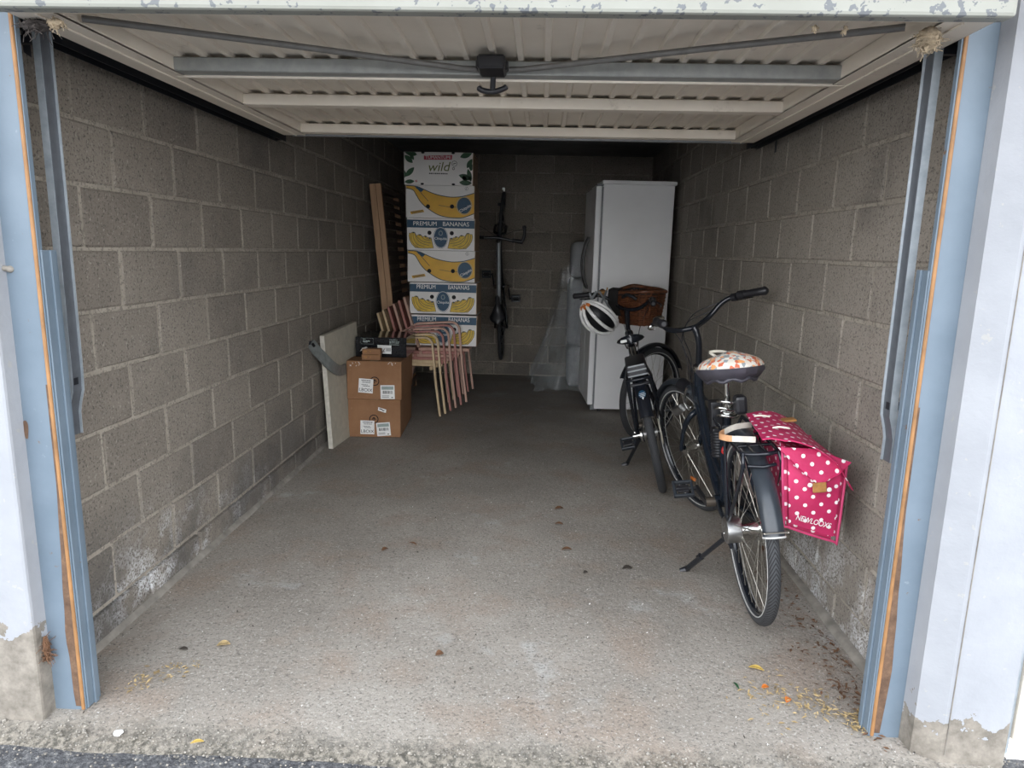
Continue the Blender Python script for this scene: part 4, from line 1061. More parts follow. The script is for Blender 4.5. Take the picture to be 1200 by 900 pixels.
# saddle post, covered saddle
bm = nb(); tube(bm, [stop, (.255, 0, .875)], .0135, 12); obj('seat_post', bm, M['chrome'], A, True)
bm = nb(); cyl(bm, (.268, -.03, .735), (.268, .03, .735), .009, 10); torus(bm, (.280, 0, .728), (-.35, 0, 1), .021, .006, 18, 8); obj('seat_clamp', bm, M['chrome'], A, True)
sx0 = Vector((.245, -.01, .915))
def cover(z_lo, z_hi, seam):
    bm = nb(); n, m = 30, 9; rings = []
    for j in range(m+1):
        t = j/m; z = z_lo+(z_hi-z_lo)*t; ring = []
        for i in range(n):
            a = 2*math.pi*i/n; ca, sa_ = math.cos(a), math.sin(a)
            rx = .150; ry = .125*(1-.42*max(0, ca)**1.3)       # nose narrower
            if z >= 0: k = math.sqrt(max(.0, 1-(z/.051)**2))
            else: k = 1-.42*(-z/.07)**2
            pk = (1+.05*math.sin(i*2.9)+.03*noise.noise(Vector((i*1.3, z*40, 0)))) if z < 0 else 1+.02*noise.noise(Vector((ca*2, sa_*2, z*20)))
            tiltz = .02*ca
            ring.append(bm.verts.new(sx0+Vector((ca*rx*k*pk, sa_*ry*k*pk, z-tiltz))))
        rings.append(ring)
    for j in range(m):
        for i in range(n): bm.faces.new((rings[j][i], rings[j][(i+1) % n], rings[j+1][(i+1) % n], rings[j+1][i]))
    bm.faces.new(rings[-1]); bm.faces.new(rings[0][::-1]); return bm
sd = obj('saddle', cover(-.050, -.0, 0), M['skirt'], A, True)
fl_ = obj('flowered_cover', cover(.0, .049, 0), M['floral'], sd, True)
bm = nb(); tube(bm, smooth_path([sx0+Vector((.06, .04, .036)), sx0+Vector((.09, .055, .050)), sx0+Vector((.05, .02, .056)), sx0+Vector((.02, -.01, .048))], 4), .006, 6); obj('cover_ribbon', bm, M['cream'], fl_, True)
bm = nb()
for i in range(40):
    a = 2*math.pi*i/40; 
tube(bm, [sx0+Vector((.150*math.cos(a)*.8, .125*math.sin(a)*.78*(1-.42*max(0, math.cos(a))**1.3), -.051+.006*math.sin(a*9)-.02*math.cos(a))) for a in [2*math.pi*i/40 for i in range(40)]], .007, 6, True); obj('elastic_hem', bm, M['skirt'], sd, True)
# chunky folding lock with chrome shackles around the seat tube
lk = nb(); box(lk, .30, .36, .012, .060, .66, .765, .006, 2); box(lk, .315, .37, .008, .055, .54, .65, .006, 2); box(lk, .21, .27, -.066, -.018, .725, .800, .014, 2); lko = obj('lock_case', lk, M['black'], A)
for (x, y, z, r_) in ((.262, 0, .775, .034), (.268, .012, .748, .030), (.275, 0, .715, .034), (.285, .0, .665, .038)):
    bm = nb(); pts = [(x-r_*.9*math.cos(a), y+r_*1.15*math.sin(a), z+.005*math.sin(a*2)) for a in [R(-110+22*i) for i in range(11)]]; tube(bm, pts, .0065, 8); obj('shackle', bm, M['chrome'], lko, True)
bm = nb()
for i in range(9): torus(bm, (.335, .03, .63-.012*i), (0, 0, 1), .026, .007, 14, 6)
obj('coiled_cable', bm, M['black'], A, True)
bm = nb(); ell(bm, (.24, .028, .575), .010, .012, .022); obj('rear_light', bm, M['redp'], A, True)
# rack
bm = nb(); zr = .700
loop = smooth_path([(.27, .055, zr+.005), (.05, .062, zr), (-.15, .062, zr), (-.205, .055, zr), (-.225, .03, zr), (-.228, 0, zr), (-.225, -.03, zr), (-.205, -.055, zr), (-.15, -.062, zr), (.05, -.062, zr), (.27, -.055, zr+.005)], 4)
tube(bm, loop, .0072, 8)
tube(bm, [(-.222, .045, zr-.04), (-.235, 0, zr-.042), (-.222, -.045, zr-.04)], .006, 8)
for x in (-.12, .02, .15): tube(bm, [(x, -.062, zr), (x, .062, zr)], .006, 8)
tube(bm, [(.15, .02, zr), (-.22, .02, zr)], .005, 6); tube(bm, [(.15, -.02, zr), (-.22, -.02, zr)], .005, 6)
for s in (-1, 1):
    tube(bm, smooth_path([(-.21, s*.058, zr), (-.222, s*.064, zr-.05), (-.13, s*.070, .52), (.005, s*.074, RW+.02)]), .0068, 8)
    tube(bm, [(.04, s*.064, zr), (.012, s*.074, RW+.03)], .006, 8)
    tube(bm, [(.27, s*.055, zr+.005), (.295, s*.02, .625)], .006, 8)
obj('luggage_rack', bm, M['blackm'], A, True)
# drive
cranks(A, bbA, R(3), .168, .075)
bm = nb(); rr_ = [( .02, RW-.045), (.10, RW-.052), (.45, .285-.09), (.52, .285-.07), (.545, .285), (.52, .285+.07), (.45, .285+.09), (.10, RW+.05), (-.02, RW+.05), (-.05, RW)]
prism(bm, [(x, -.052, z) for x, z in rr_], (0, -.022, 0)); bmesh.ops.bevel(bm, geom=bm.edges[:], offset=.004, segments=1, affect='EDGES'); obj('chain_case', bm, M['black'], A)
# kickstand on the left rear stay, foot on the floor
kf = toA((2.121, 2.80, .010)); k0 = Vector((.045, .072, RW-.045))
bm = nb(); kd = kf-k0; tube(bm, [k0, k0+kd*.62], .0095, 10); tube(bm, [k0+kd*.60, k0+kd*.92], .012, 10); ks = obj('kickstand', bm, M['blackm'], A, True)
bm = nb(); tube(bm, [k0+kd*.90, kf, kf+Vector((.0, .030, -.006))], [.012, .013, .009], 8); cyl(bm, k0+kd*.64+Vector((0, .0, .014)), k0+kd*.70+Vector((0, .0, .014)), .008, 8); obj('stand_foot', bm, M['black'], ks, True)
bm = nb(); box(bm, -.02, .075, .064, .076, RW-.07, RW-.015, .004); cyl(bm, (.05, .066, RW-.045), (.05, .09, RW-.045), .013, 12); obj('stand_bracket', bm, M['blackm'], ks)
# orange spoke reflector
for (wc, st) in (((1.11, 0, RW), sA),):
    bm = nb(); box(bm, 1.115, 1.165, -.006, .006, RW-.195, RW-.175, .003); xf(bm, st); obj('spoke_reflector', bm, M['orangep'], A)

# ---------------------------------------------------------------- pink polka dot bag on its rack
bag = empty('pannier_bag', label='pink bag with white polka dots hanging on the near bicycle rack', cat='bag')
BG = toA((2.33, 2.2, .45)); bag.matrix_world = A_MAT
def uvbox(bm):
    ul = bm.loops.layers.uv.verify(); bm.normal_update()
    for f in bm.faces:
        n = f.normal; ax = max(range(3), key=lambda i: abs(n[i]))
        for l in f.loops:
            c = l.vert.co; l[ul].uv = {0: (c.y, c.z), 1: (c.x, c.z), 2: (c.x, c.y)}[ax]
y0, y1 = -.060, -.272
bm = nb(); nX, nZ, nY = 5, 7, 5
def bagpt(u, v, w):       # sags towards the outer side; u 0..1 back->front (X), v 0..1 inner->outer (Y), w 0..1 bottom->top
    x = -.235+.36*u; yi = y0-.005*w; yo = y1+.042*(1-w)+.004*w; y = yi+(yo-yi)*v; z = .447+.275*w-.36*v*.2
    bul = math.sin(math.pi*w)*math.sin(math.pi*v); x -= .012*bul if u == 0 else 0
    return Vector((x, y, z))
g = {}
def bv(i, j, k):
    if (i, j, k) not in g: g[i, j, k] = bm.verts.new(bagpt(i/nX, j/nY, k/nZ))
    return g[i, j, k]
for i in range(nX):
    for j in range(nY):
        bm.faces.new((bv(i, j, 0), bv(i+1, j, 0), bv(i+1, j+1, 0), bv(i, j+1, 0))); bm.faces.new((bv(i, j, nZ), bv(i, j+1, nZ), bv(i+1, j+1, nZ), bv(i+1, j, nZ)))
for i in range(nX):
    for k in range(nZ):
        bm.faces.new((bv(i, 0, k), bv(i+1, 0, k), bv(i+1, 0, k+1), bv(i, 0, k+1))); bm.faces.new((bv(i, nY, k), bv(i, nY, k+1), bv(i+1, nY, k+1), bv(i+1, nY, k)))
for j in range(nY):
    for k in range(nZ):
        bm.faces.new((bv(0, j, k), bv(0, j, k+1), bv(0, j+1, k+1), bv(0, j+1, k))); bm.faces.new((bv(nX, j, k), bv(nX, j+1, k), bv(nX, j+1, k+1), bv(nX, j, k+1)))
bmesh.ops.recalc_face_normals(bm, faces=bm.faces[:]); uvbox(bm)
ed = [e for e in bm.edges if e.calc_face_angle(0) > 1.0]
bmesh.ops.bevel(bm, geom=ed, offset=.016, segments=2, affect='EDGES')
bb_ = obj('bag_body', bm, M['dots'], bag, True)
bm = nb(); P = [bagpt(0, 0, 1), bagpt(0, 0, .06), bagpt(0, .08, 0), bagpt(0, .92, 0), bagpt(0, 1, .07), bagpt(0, 1, 1)]
tube(bm, [p+Vector((.004, 0, 0)) for p in smooth_path(P, 4)], .0045, 6); obj('piping', bm, M['pink'], bag, True)
bm = nb(); P = [bagpt(1, 0, 1), bagpt(1, 0, .06), bagpt(1, .08, 0), bagpt(1, .92, 0), bagpt(1, 1, .07), bagpt(1, 1, 1)]
tube(bm, [p-Vector((.004, 0, 0)) for p in smooth_path(P, 4)], .0045, 6); obj('piping', bm, M['pink'], bag, True)
# lid: flap over the top that also reaches across the rack
def sheet(name, corners, nu, nv, sag, mat, parent, th=.005, uvs=True):
    a, b, c, d = [Vector(p) for p in corners]; bm = nb(); T, B = [], []
    for lay, L in ((0, T), (1, B)):
        for j in range(nv+1):
            row = []
            for i in range(nu+1):
                s, t = i/nu, j/nv; p = (a*(1-s)+b*s)*(1-t)+(d*(1-s)+c*s)*t
                p = p+Vector((0, 0, sag(s, t) - lay*th)); row.append(bm.verts.new(p))
            L.append(row)
    for j in range(nv):
        for i in range(nu):
            bm.faces.new((T[j][i], T[j][i+1], T[j+1][i+1], T[j+1][i])); bm.faces.new((B[j][i], B[j+1][i], B[j+1][i+1], B[j][i+1]))
    for i in range(nu):
        bm.faces.new((T[0][i], B[0][i], B[0][i+1], T[0][i+1])); bm.faces.new((T[nv][i], T[nv][i+1], B[nv][i+1], B[nv][i]))
    for j in range(nv):
        bm.faces.new((T[j][0], T[j+1][0], B[j+1][0], B[j][0])); bm.faces.new((T[j][nu], B[j][nu], B[j+1][nu], T[j+1][nu]))
    bmesh.ops.recalc_face_normals(bm, faces=bm.faces[:]); uvbox(bm); return obj(name, bm, mat, parent, True)
FNL, FNR, FFR, FFL = toA((2.186, 2.19, .757)), toA((2.482, 2.19, .672)), toA((2.49, 2.60, .70)), toA((2.228, 2.52, .765))
lid = sheet('lid_flap', (FNL, FNR, FFR, FFL), 12, 8, lambda s, t: .030*math.sin(math.pi*min(1, s*1.15)) - .075*max(0, s-.82)/.18*1.0 + .006*noise.noise(Vector((s*6, t*6, 0))), M['dots'], bag)
# folded point of the lid hanging over the rear face
bm = nb(); ax = -.247
tri = [toA(at_) for at_ in ()]
pts = [Vector((ax+.01, y0+.012, .722)), Vector((ax-.012, y0-.040, .655)), Vector((ax-.016, (y0+y1)/2+.0, .592)), Vector((ax-.012, y1+.04, .622)), Vector((ax+.01, y1-.008, .652)), Vector((ax+.02, (y0+y1)/2, .705))]
prism(bm, pts, (.006, 0, 0)); bmesh.ops.recalc_face_normals(bm, faces=bm.faces[:]); uvbox(bm); obj('lid_point', bm, M['dots'], bag)
bm = nb(); cy = (y0+y1)/2; box(bm, ax-.028, ax-.021, cy-.022, cy+.022, .570, .604, .003); bk = obj('leather_tab', bm, M['tan'], bag)
for s in (-1, 1):
    bm = nb(); ell(bm, (ax-.026, cy+s*.030, .588+.010*s), .004, .008, .008, 8, 6); obj('snap', bm, M['whitep'], bk)
lettering('NEWLOOXS', .026, M['whitep'], bag, (-.2515, (y0+y1)/2+.016, .462), (0, -1, -.36), (0, -.36, 1), .80, .1)
bm = nb(); q0 = lid; p = toA((2.36, 2.47, .757)); box(bm, p.x-.02, p.x+.02, p.y-.03, p.y+.03, p.z-.004, p.z+.004, .002); obj('leather_patch', bm, M['tan'], bag)
for (wx, wy, wz, l_) in ((2.255, 2.42, .780, .05), (2.275, 2.28, .774, .05)):
    bm = nb(); p = toA((wx, wy, wz)); tube(bm, smooth_path([p+Vector((.008, .026, 0)), p+Vector((0, .005, .003)), p+Vector((-.008, -.024, -.002))], 3), .0035, 6); obj('webbing_loop', bm, M['cream'], bag, True)
# carrying strap: webbing loop sticking out over the rack
P0 = toA((2.235, 2.47, .735)); P1 = toA((2.095, 2.36, .728)); P2 = toA((2.20, 2.30, .725))
sp_ = smooth_path([P0, P0*.5+P1*.5+Vector((0, 0, .008)), P0*.12+P1*.88, P1*.95+P2*.05+Vector((-.03, .012, 0)), P1*.82+P2*.18+Vector((-.055, .0, 0)), P1*.45+P2*.55+Vector((-.03, 0, 0)), P2], 5)
nn = len(sp_); bm = nb(); strip(bm, sp_[:int(nn*.36)], (0.25, -.1, 1), .020, .004); stp = obj('strap', bm, M['cream'], bag)
bm = nb(); strip(bm, sp_[int(nn*.70):], (0.25, -.1, 1), .020, .004); obj('strap', bm, M['cream'], bag)
bm = nb(); strip(bm, sp_[int(nn*.36)-1:int(nn*.70)+1], (0.25, -.1, 1), .0205, .0045); obj('strap_end', bm, M['tano'], stp)

# ---------------------------------------------------------------- bicycle B: black bicycle with wicker basket
B = empty('bicycle', label='black bicycle with brown wicker basket on its handlebar, beside the fridge', cat='bicycle')
B_MAT = bike_matrix((2.198, 3.845, 0), .100, R(15)); B.matrix_world = B_MAT
def toB(p): return B_MAT.inverted() @ Vector(p)
hbB, htB = (.915, 0, .600), (.862, 0, .765)
sB = steer_fn(hbB, htB, R(-42))
wheel(B, 'rear_wheel', (0, 0, RW), RW, .023, None, M['alu'], True, 32, hub_r=.03)
wheel(B, 'front_wheel', (1.09, 0, RW), RW, .023, sB, M['black'], True, 32, hub_r=.03)
mudguard(B, 'rear_mudguard', (0, 0, RW), .374, 65, 152, .072, M['blackm']); mudguard(B, 'front_mudguard', (1.09, 0, RW), .374, 20, 150, .062, M['blackm'], sB)
bbB = (.45, 0, .285); bm = nb(); dvB = (Vector(htB)-Vector(hbB)).normalized()
tube(bm, smooth_path([(.90, 0, .64), (.80, 0, .53), (.62, 0, .38), bbB]), .030, 12); tube(bm, [(.45, 0, .28), (.285, 0, .70)], .018, 12); tube(bm, [hbB, htB], .025, 14)
tube(bm, smooth_path([(.885, 0, .70), (.75, 0, .58), (.52, 0, .50), (.36, 0, .52)]), .016, 10)
cyl(bm, (.45, -.04, .285), (.45, .04, .285), .035, 16)
for s in (-1, 1):
    tube(bm, smooth_path([(.44, s*.022, .29), (.28, s*.048, .305), (0, s*.068, RW)]), .011, 8); tube(bm, smooth_path([(.30, s*.018, .66), (.18, s*.048, .54), (0, s*.068, RW)]), .009, 8)
obj('frame', bm, M['blackm'], B, True)
bm = nb(); cr = Vector(hbB)-dvB*.03; tube(bm, [Vector(htB)+dvB*.03, cr], .022, 12)
for s in (-1, 1): tube(bm, smooth_path([cr+Vector((0, s*.012, .006)), cr+Vector((.012, s*.05, -.02)), Vector((1.03, s*.056, .46)), Vector((1.09, s*.06, RW))]), [.017]*5+[.014]*4+[.012]*4, 10)
xf(bm, sB); obj('fork', bm, M['blackm'], B, True)
hcB = Vector((.815, 0, 1.00)); bm = nb(); tube(bm, [htB, Vector(htB)+dvB*.12, hcB], [.016, .016, .02], 12); xf(bm, sB); obj('stem', bm, M['blackm'], B, True)
half = [(0, 0, 0), (.02, .08, .01), (.015, .15, .05), (-.03, .22, .085), (-.075, .27, .09), (-.16, .335, .085)]
full = [hcB+Vector((x, -y, z)) for x, y, z in half[::-1]]+[hcB+Vector(p) for p in half[1:]]
bm = nb(); tube(bm, smooth_path(full, 5), .0125, 10); xf(bm, sB); hbb = obj('handlebar', bm, M['blackm'], B, True)
for s in (-1, 1):
    e0 = hcB+Vector((-.070, s*.265, .09)); e1 = hcB+Vector((-.165, s*.338, .085)); grip(hbb, sB(e0), sB(e1), M['black'], .0175)
    a = hcB+Vector((-.045, s*.238, .088)); lever(hbb, sB(a), sB(e1)-sB(e0), sB(a+Vector((.05, s*.03, -.03)))-sB(a), M['black'])
bm = nb(); q = hcB+Vector((-.02, .195, .105)); ell(bm, q, .028, .028, .022); xf(bm, sB); bl = obj('bell', bm, M['brassy'], hbb, True)
bm = nb(); ell(bm, q+Vector((0, 0, .012)), .017, .017, .013); xf(bm, sB); obj('bell_cap', bm, M['black'], bl, True)
bm = nb(); tube(bm, [q+Vector((0, -.035, 0)), q+Vector((0, -.045, .035))], .005, 6); xf(bm, sB); obj('bell_thumb', bm, M['brassy'], bl)
# wicker basket on the front of the handlebar
def basket():
    bx = lambda t, a: None
    nB = 32; rows = 16
    c0 = hcB+Vector((.155, .012, -.115)); h = .225
    def ring(z, off=0):
        k = z/h; rx, ry = .100+.032*k, .122+.040*k; out = []
        for i in range(nB):
            a = 2*math.pi*i/nB; ca, sa_ = math.cos(a), math.sin(a); e = .55
            out.append(c0+Vector((math.copysign(abs(ca)**e, ca)*rx*(1+off), math.copysign(abs(sa_)**e, sa_)*ry*(1+off), z+.012*math.sin(2*a)*k)))
        return out
    bm = nb(); a_ = ring(0, -.03); b_ = ring(h*.96, -.03); va = [bm.verts.new(p) for p in a_]; vb_ = [bm.verts.new(p) for p in b_]
    for i in range(nB): bm.faces.new((va[i], va[(i+1) % nB], vb_[(i+1) % nB], vb_[i]))
    bm.faces.new(va[::-1]); xf(bm, sB); bk_ = obj('basket', bm, M['lining'], B, True)
    bm = nb()
    for r_ in range(rows):
        z = .008+h*.90*r_/rows; P = ring(z); P = [p+(p-c0-Vector((0, 0, z))).normalized()*(.004 if (i+r_) % 2 else -.003) for i, p in enumerate(P)]
        tube(bm, P, .0062, 5, True)
    xf(bm, sB); wv = obj('wicker_weave', bm, M['wicker'], bk_, True); wv['kind'] = 'stuff'
    bm = nb(); tube(bm, ring(h), .013, 8, True); xf(bm, sB); obj('basket_rim', bm, M['wicker'], bk_, True)
    bm = nb()
    for i in range(0, nB, 2): p, q = ring(0)[i], ring(h)[i]; tube(bm, [p, q], .006, 5)
    xf(bm, sB); st_ = obj('basket_stakes', bm, M['wicker'], bk_, True); st_['kind'] = 'stuff'
    bm = nb(); strip(bm, [c0+Vector((-.12, .11, .06)), c0+Vector((-.150, .115, .16)), c0+Vector((-.145, .11, h+.012)), c0+Vector((-.10, .11, h+.02))], (0, 1, 0), .085, .006); xf(bm, sB); obj('leather_strap', bm, M['lining'], bk_)
    bm = nb(); tube(bm, smooth_path([c0+Vector((-.145, .03, h-.03)), c0+Vector((-.165, -.03, h-.01)), c0+Vector((-.150, -.09, h-.035))]), .012, 8); xf(bm, sB); obj('carry_handle', bm, M['black'], bk_, True)
basket()
# saddle
sbx = Vector((.235, 0, .875)); bm = saddle_mesh(.26, .165, .05, .065); rot = Matrix.Rotation(R(-4), 3, 'Y'); xf(bm, lambda c: rot @ c + sbx); sdB = obj('saddle', bm, M['blackm'], B, True)
bm = nb()
for s in (-1, 1): tube(bm, smooth_path([sbx+Vector((-.10, s*.035, -.02)), sbx+Vector((-.06, s*.028, -.05)), sbx+Vector((.04, s*.022, -.05)), sbx+Vector((.11, s*.008, -.012))]), .004, 6)
obj('saddle_rail', bm, M['chrome'], sdB, True)
bm = nb(); box(bm, sbx.x-.128, sbx.x-.118, .020, .058, sbx.z-.004, sbx.z+.012, .003); obj('saddle_badge', bm, M['whitep'], sdB)
bm = nb(); tube(bm, [(.285, 0, .68), (.24, 0, .825)], .0145, 12); obj('seat_post', bm, M['chrome'], B, True)
# rack box and rack
bm = nb(); zr = .70; tube(bm, smooth_path([(.25, .055, zr), (-.12, .068, zr), (-.185, .055, zr), (-.20, 0, zr), (-.185, -.055, zr), (-.12, -.068, zr), (.25, -.055, zr)], 5), .0075, 8)
for s in (-1, 1): tube(bm, [(-.10, s*.068, zr), (.0, s*.078, RW+.02)], .007, 8); tube(bm, [(-.18, s*.055, zr), (-.02, s*.078, RW+.03)], .006, 8)
obj('luggage_rack', bm, M['blackm'], B, True)
bm = nb(); box(bm, -.16, .22, -.058, .058, zr+.006, zr+.075, .014, 3); bt = obj('rack_box', bm, M['black'], B)
for k, (z, w) in enumerate(((.012, .11), (.040, .105), (.066, .09))):
    bm = nb(); box(bm, -.166, -.158, -w/2, w/2, zr+z, zr+z+.008, .002); obj('box_ridge', bm, M['grey'], bt)
bm = nb(); tube(bm, [(-.175, -.05, zr-.03), (-.19, 0, zr-.032), (-.175, .05, zr-.03)], .010, 8); obj('tail_light', bm, M['black'], B, True)
# round badge on the mudguard
t_ = R(132); d_ = Vector((math.cos(t_), 0, math.sin(t_))); cB = Vector((0, 0, RW))+d_*.3815; tg = Vector((-math.sin(t_), 0, math.cos(t_)))
bm = nb(); bm.faces.new([bm.verts.new(cB+Vector((0, .020*math.cos(a), 0))+tg*.026*math.sin(a)) for a in [i*math.pi/10 for i in range(20)]]); bdg = obj('round_badge', bm, M['blue'], B)
bm = nb()
for w_, o_ in ((.013, .010), (.017, .001), (.013, -.009)): bm.faces.new([bm.verts.new(cB+d_*.0008+Vector((0, y, 0))+tg*z) for y, z in ((-w_, o_), (w_, o_+.003), (w_, o_+.006), (-w_, o_+.003))])
bm.faces.new([bm.verts.new(cB+d_*.0008+Vector((0, y, 0))+tg*z) for y, z in ((-.006, .020), (.006, .020), (0, .038))]); tag(obj('badge_print', bm, M['whitep'], bdg), None, None, None, 'stuff')
cranks(B, bbB, R(200), .168, .09)
bm = nb(); lathe(bm, [(.060, -.052), (.075, -.053), (.075, -.060), (.060, -.061)], (0, 0, RW), 32, 'Y'); obj('sprocket_guard', bm, M['paledisc'], B, True)
bm = nb(); cyl(bm, (0, .06, RW), (0, .10, RW), .012, 10); cyl(bm, (.02, .066, RW+.015), (.02, .09, RW+.015), .009, 8); lathe(bm, [(.02, .045), (.045, .048), (.045, .058), (.02, .062)], (0, 0, RW), 20, 'Y'); tag(obj('axle_nuts', bm, M['chrome'], B, True), None, None, None, 'stuff')
bm = nb(); tube(bm, smooth_path([(.05, .075, RW-.01), (.16, .072, RW+.05), (.05, .075, RW+.07), (.0, .078, RW+.03)]), .003, 6); obj('brake_cable', bm, M['spoke'], B, True)
kf = toB((2.047, 4.30, .010)); k0 = Vector((.20, .070, .27)); kd = kf-k0; bm = nb(); tube(bm, [k0, kf], .011, 10); ks = obj('kickstand', bm, M['blackm'], B, True)
bm = nb(); tube(bm, [kf-kd*.06, kf, kf+Vector((0, .035, -.004))], [.013, .014, .010], 8); obj('stand_foot', bm, M['black'], ks, True)
cable(B, [sB(hcB+Vector((.0, .2, .08))), sB(hcB+Vector((.05, .13, .0))), sB(hcB+Vector((.07, .07, -.15))), (.90, .03, .66)])
cable(B, [sB(hcB+Vector((.0, -.2, .08))), sB(hcB+Vector((.05, -.13, .0))), sB(hcB+Vector((.07, -.05, -.15))), (.90, -.03, .66)])

# helmet hanging by its straps from the left handlebar end
hm = empty('helmet', (1.845, 4.50, .945), label='white and black bicycle helmet hanging by its straps from the handlebar', cat='helmet')
hm.rotation_euler = (R(-25), R(38), R(20))
def dome(u0, u1, v0, v1, r, nu, nv):
    bm = nb(); V = [[bm.verts.new((r[0]*math.cos(u0+(u1-u0)*i/nu)*math.cos(v0+(v1-v0)*j/nv), r[1]*math.sin(u0+(u1-u0)*i/nu)*math.cos(v0+(v1-v0)*j/nv), -r[2]*math.sin(v0+(v1-v0)*j/nv))) for i in range(nu+1)] for j in range(nv+1)]
    for j in range(nv):
        for i in range(nu): bm.faces.new((V[j][i], V[j][i+1], V[j+1][i+1], V[j+1][i]))
    bmesh.ops.solidify(bm, geom=bm.faces[:], thickness=.006); return bm
obj('inner_shell', dome(0, 2*math.pi, 0, math.pi/2-.02, (.128, .098, .112), 28, 8), M['black'], hm, True)
for k in range(5):
    bm = nb(); a0 = R(-80+40*k)
    P = [(.134*math.cos(R(10+160*t/10)), .100*math.sin(a0)*math.sin(R(10+160*t/10))*1.02, -.118*math.sin(R(10+160*t/10))*math.cos(a0)-.004) for t in range(11)]
    tube(bm, P, [.006]+[.0112]*9+[.006], 8); obj('shell_rib', bm, M['helmw'], hm, True)
bm = nb(); tube(bm, [(.134*math.cos(a), .103*math.sin(a), .0) for a in [2*math.pi*i/28 for i in range(28)]], .009, 8, True); obj('rim_band', bm, M['helmw'], hm, True)
bm = nb(); ell(bm, (-.12, .0, -.03), .016, .05, .03); obj('rear_patch', bm, M['orangep'], hm, True)
hinv = Matrix.LocRotScale(hm.location, hm.rotation_euler.to_quaternion(), None).inverted()
for (p, q) in (((.07, .09, 0), (1.785, 4.66, 1.075)), ((-.06, .09, 0), (1.83, 4.67, 1.085)), ((.06, -.09, 0), (1.85, 4.67, 1.085)), ((-.07, -.09, 0), (1.90, 4.68, 1.09))):
    q = hinv @ Vector(q); p = Vector(p); bm = nb(); strip(bm, [p, p*.5+q*.5, q], (q-p).cross(Vector((.3, 1, .2))), .014, .003); obj('strap', bm, M['grey'], hm)

# ---------------------------------------------------------------- bicycle C: hung upright on the back wall
Cb = empty('bicycle', label='black bicycle with pale grey frame tube hung upright on the back wall', cat='bicycle')
tl = R(1.2); fz = Vector((-math.sin(tl), 0, math.cos(tl))); lz = Vector((-math.cos(tl), 0, -math.sin(tl)))
Cb.matrix_world = Matrix(((fz.x, lz.x, 0, 1.062), (fz.y, lz.y, -1, 7.468), (fz.z, lz.z, 0, .555), (0, 0, 0, 1)))
RC = .335; wheel(Cb, 'rear_wheel', (0, 0, RC), RC, .018, None, M['black'], False, 28); hbC, htC = (.935, 0, .60), (.89, 0, .735); sC = steer_fn(hbC, htC, R(-6))
wheel(Cb, 'front_wheel', (1.03, 0, RC), RC, .018, sC, M['black'], False, 28)
bbC = (.42, 0, .27); bm = nb(); tube(bm, [(.93, 0, .62), bbC], .022, 12); obj('down_tube', bm, M['black'], Cb, True)
bm = nb(); tube(bm, [(.895, 0, .715), (.27, 0, .70)], .021, 12); obj('top_tube', bm, M['grey'], Cb, True)
bm = nb(); tube(bm, [bbC, (.25, 0, .80)], .017, 12); cyl(bm, (.42, -.035, .27), (.42, .035, .27), .03, 14)
for s in (-1, 1): tube(bm, smooth_path([(.41, s*.02, .27), (.2, s*.045, .31), (0, s*.065, RC)]), .009, 8); tube(bm, smooth_path([(.28, s*.018, .68), (.15, s*.045, .52), (0, s*.065, RC)]), .008, 8)
obj('frame', bm, M['blackm'], Cb, True)
bm = nb(); tube(bm, [hbC, htC], .024, 12); obj('head_tube', bm, M['blackm'], Cb, True)
bm = nb(); dvC = (Vector(htC)-Vector(hbC)).normalized(); cr = Vector(hbC)-dvC*.03; tube(bm, [htC, cr], .02, 12)
for s in (-1, 1): tube(bm, smooth_path([cr, cr+Vector((.012, s*.05, -.02)), Vector((1.0, s*.055, .45)), Vector((1.03, s*.055, RC))]), .013, 8)
xf(bm, sC); obj('fork', bm, M['blackm'], Cb, True)
hcC = Vector((.90, 0, .885)); bm = nb(); tube(bm, [htC, (.872, 0, .80), hcC], .018, 12); xf(bm, sC); obj('stem', bm, M['blackm'], Cb, True)
bm = nb(); tube(bm, smooth_path([hcC+Vector((-.012, -.235, .0)), hcC+Vector((-.01, -.12, .002)), hcC, hcC+Vector((-.01, .12, .002)), hcC+Vector((-.012, .235, 0))], 4), .0125, 10)
xf(bm, sC); hb3 = obj('handlebar', bm, M['blackm'], Cb, True)
for s in (-1, 1):
    bm = nb(); tube(bm, smooth_path([hcC+Vector((-.012, s*.222, 0)), hcC+Vector((.04, s*.240, .01)), hcC+Vector((.115, s*.235, .015))], 3), .0145, 8); ell(bm, hcC+Vector((.12, s*.233, .015)), .018, .020, .016, 10, 7); xf(bm, sC); obj('bar_end', bm, M['black'], hb3, True)
    grip(hb3, sC(hcC+Vector((-.011, s*.13, .001))), sC(hcC+Vector((-.012, s*.235, 0))), M['black'], .017)
    cable(hb3, [sC(hcC+Vector((.10, s*.22, .015))), sC(hcC+Vector((.07, s*.13, .04))), sC(hcC+Vector((.02, s*.04, .05))), sC(hcC+Vector((.03, 0, -.10)))])
bm = saddle_mesh(.27, .15, .045, .06); rot = Matrix.Rotation(R(0), 3, 'Y'); xf(bm, lambda c: c+Vector((.235, 0, .93))); obj('saddle', bm, M['black'], Cb, True)
bm = nb(); tube(bm, [(.27, 0, .74), (.235, 0, .91)], .0135, 10); obj('seat_post', bm, M['black'], Cb, True)
cranks(Cb, bbC, R(38), .168, .09)
hk = tag(obj('bike_hook', nb_hook := nb(), M['blackrail']), 'dark wall hook holding the front wheel of the hung bicycle', 'hook') if False else None
bm = nb(); box(bm, 1.025, 1.055, D-.010, D+.001, 1.90, 1.99, .003); tube(bm, smooth_path([(1.04, D-.008, 1.955), (1.04, D-.06, 1.958), (1.038, D-.085, 1.93), (1.038, D-.07, 1.905)]), .006, 8)
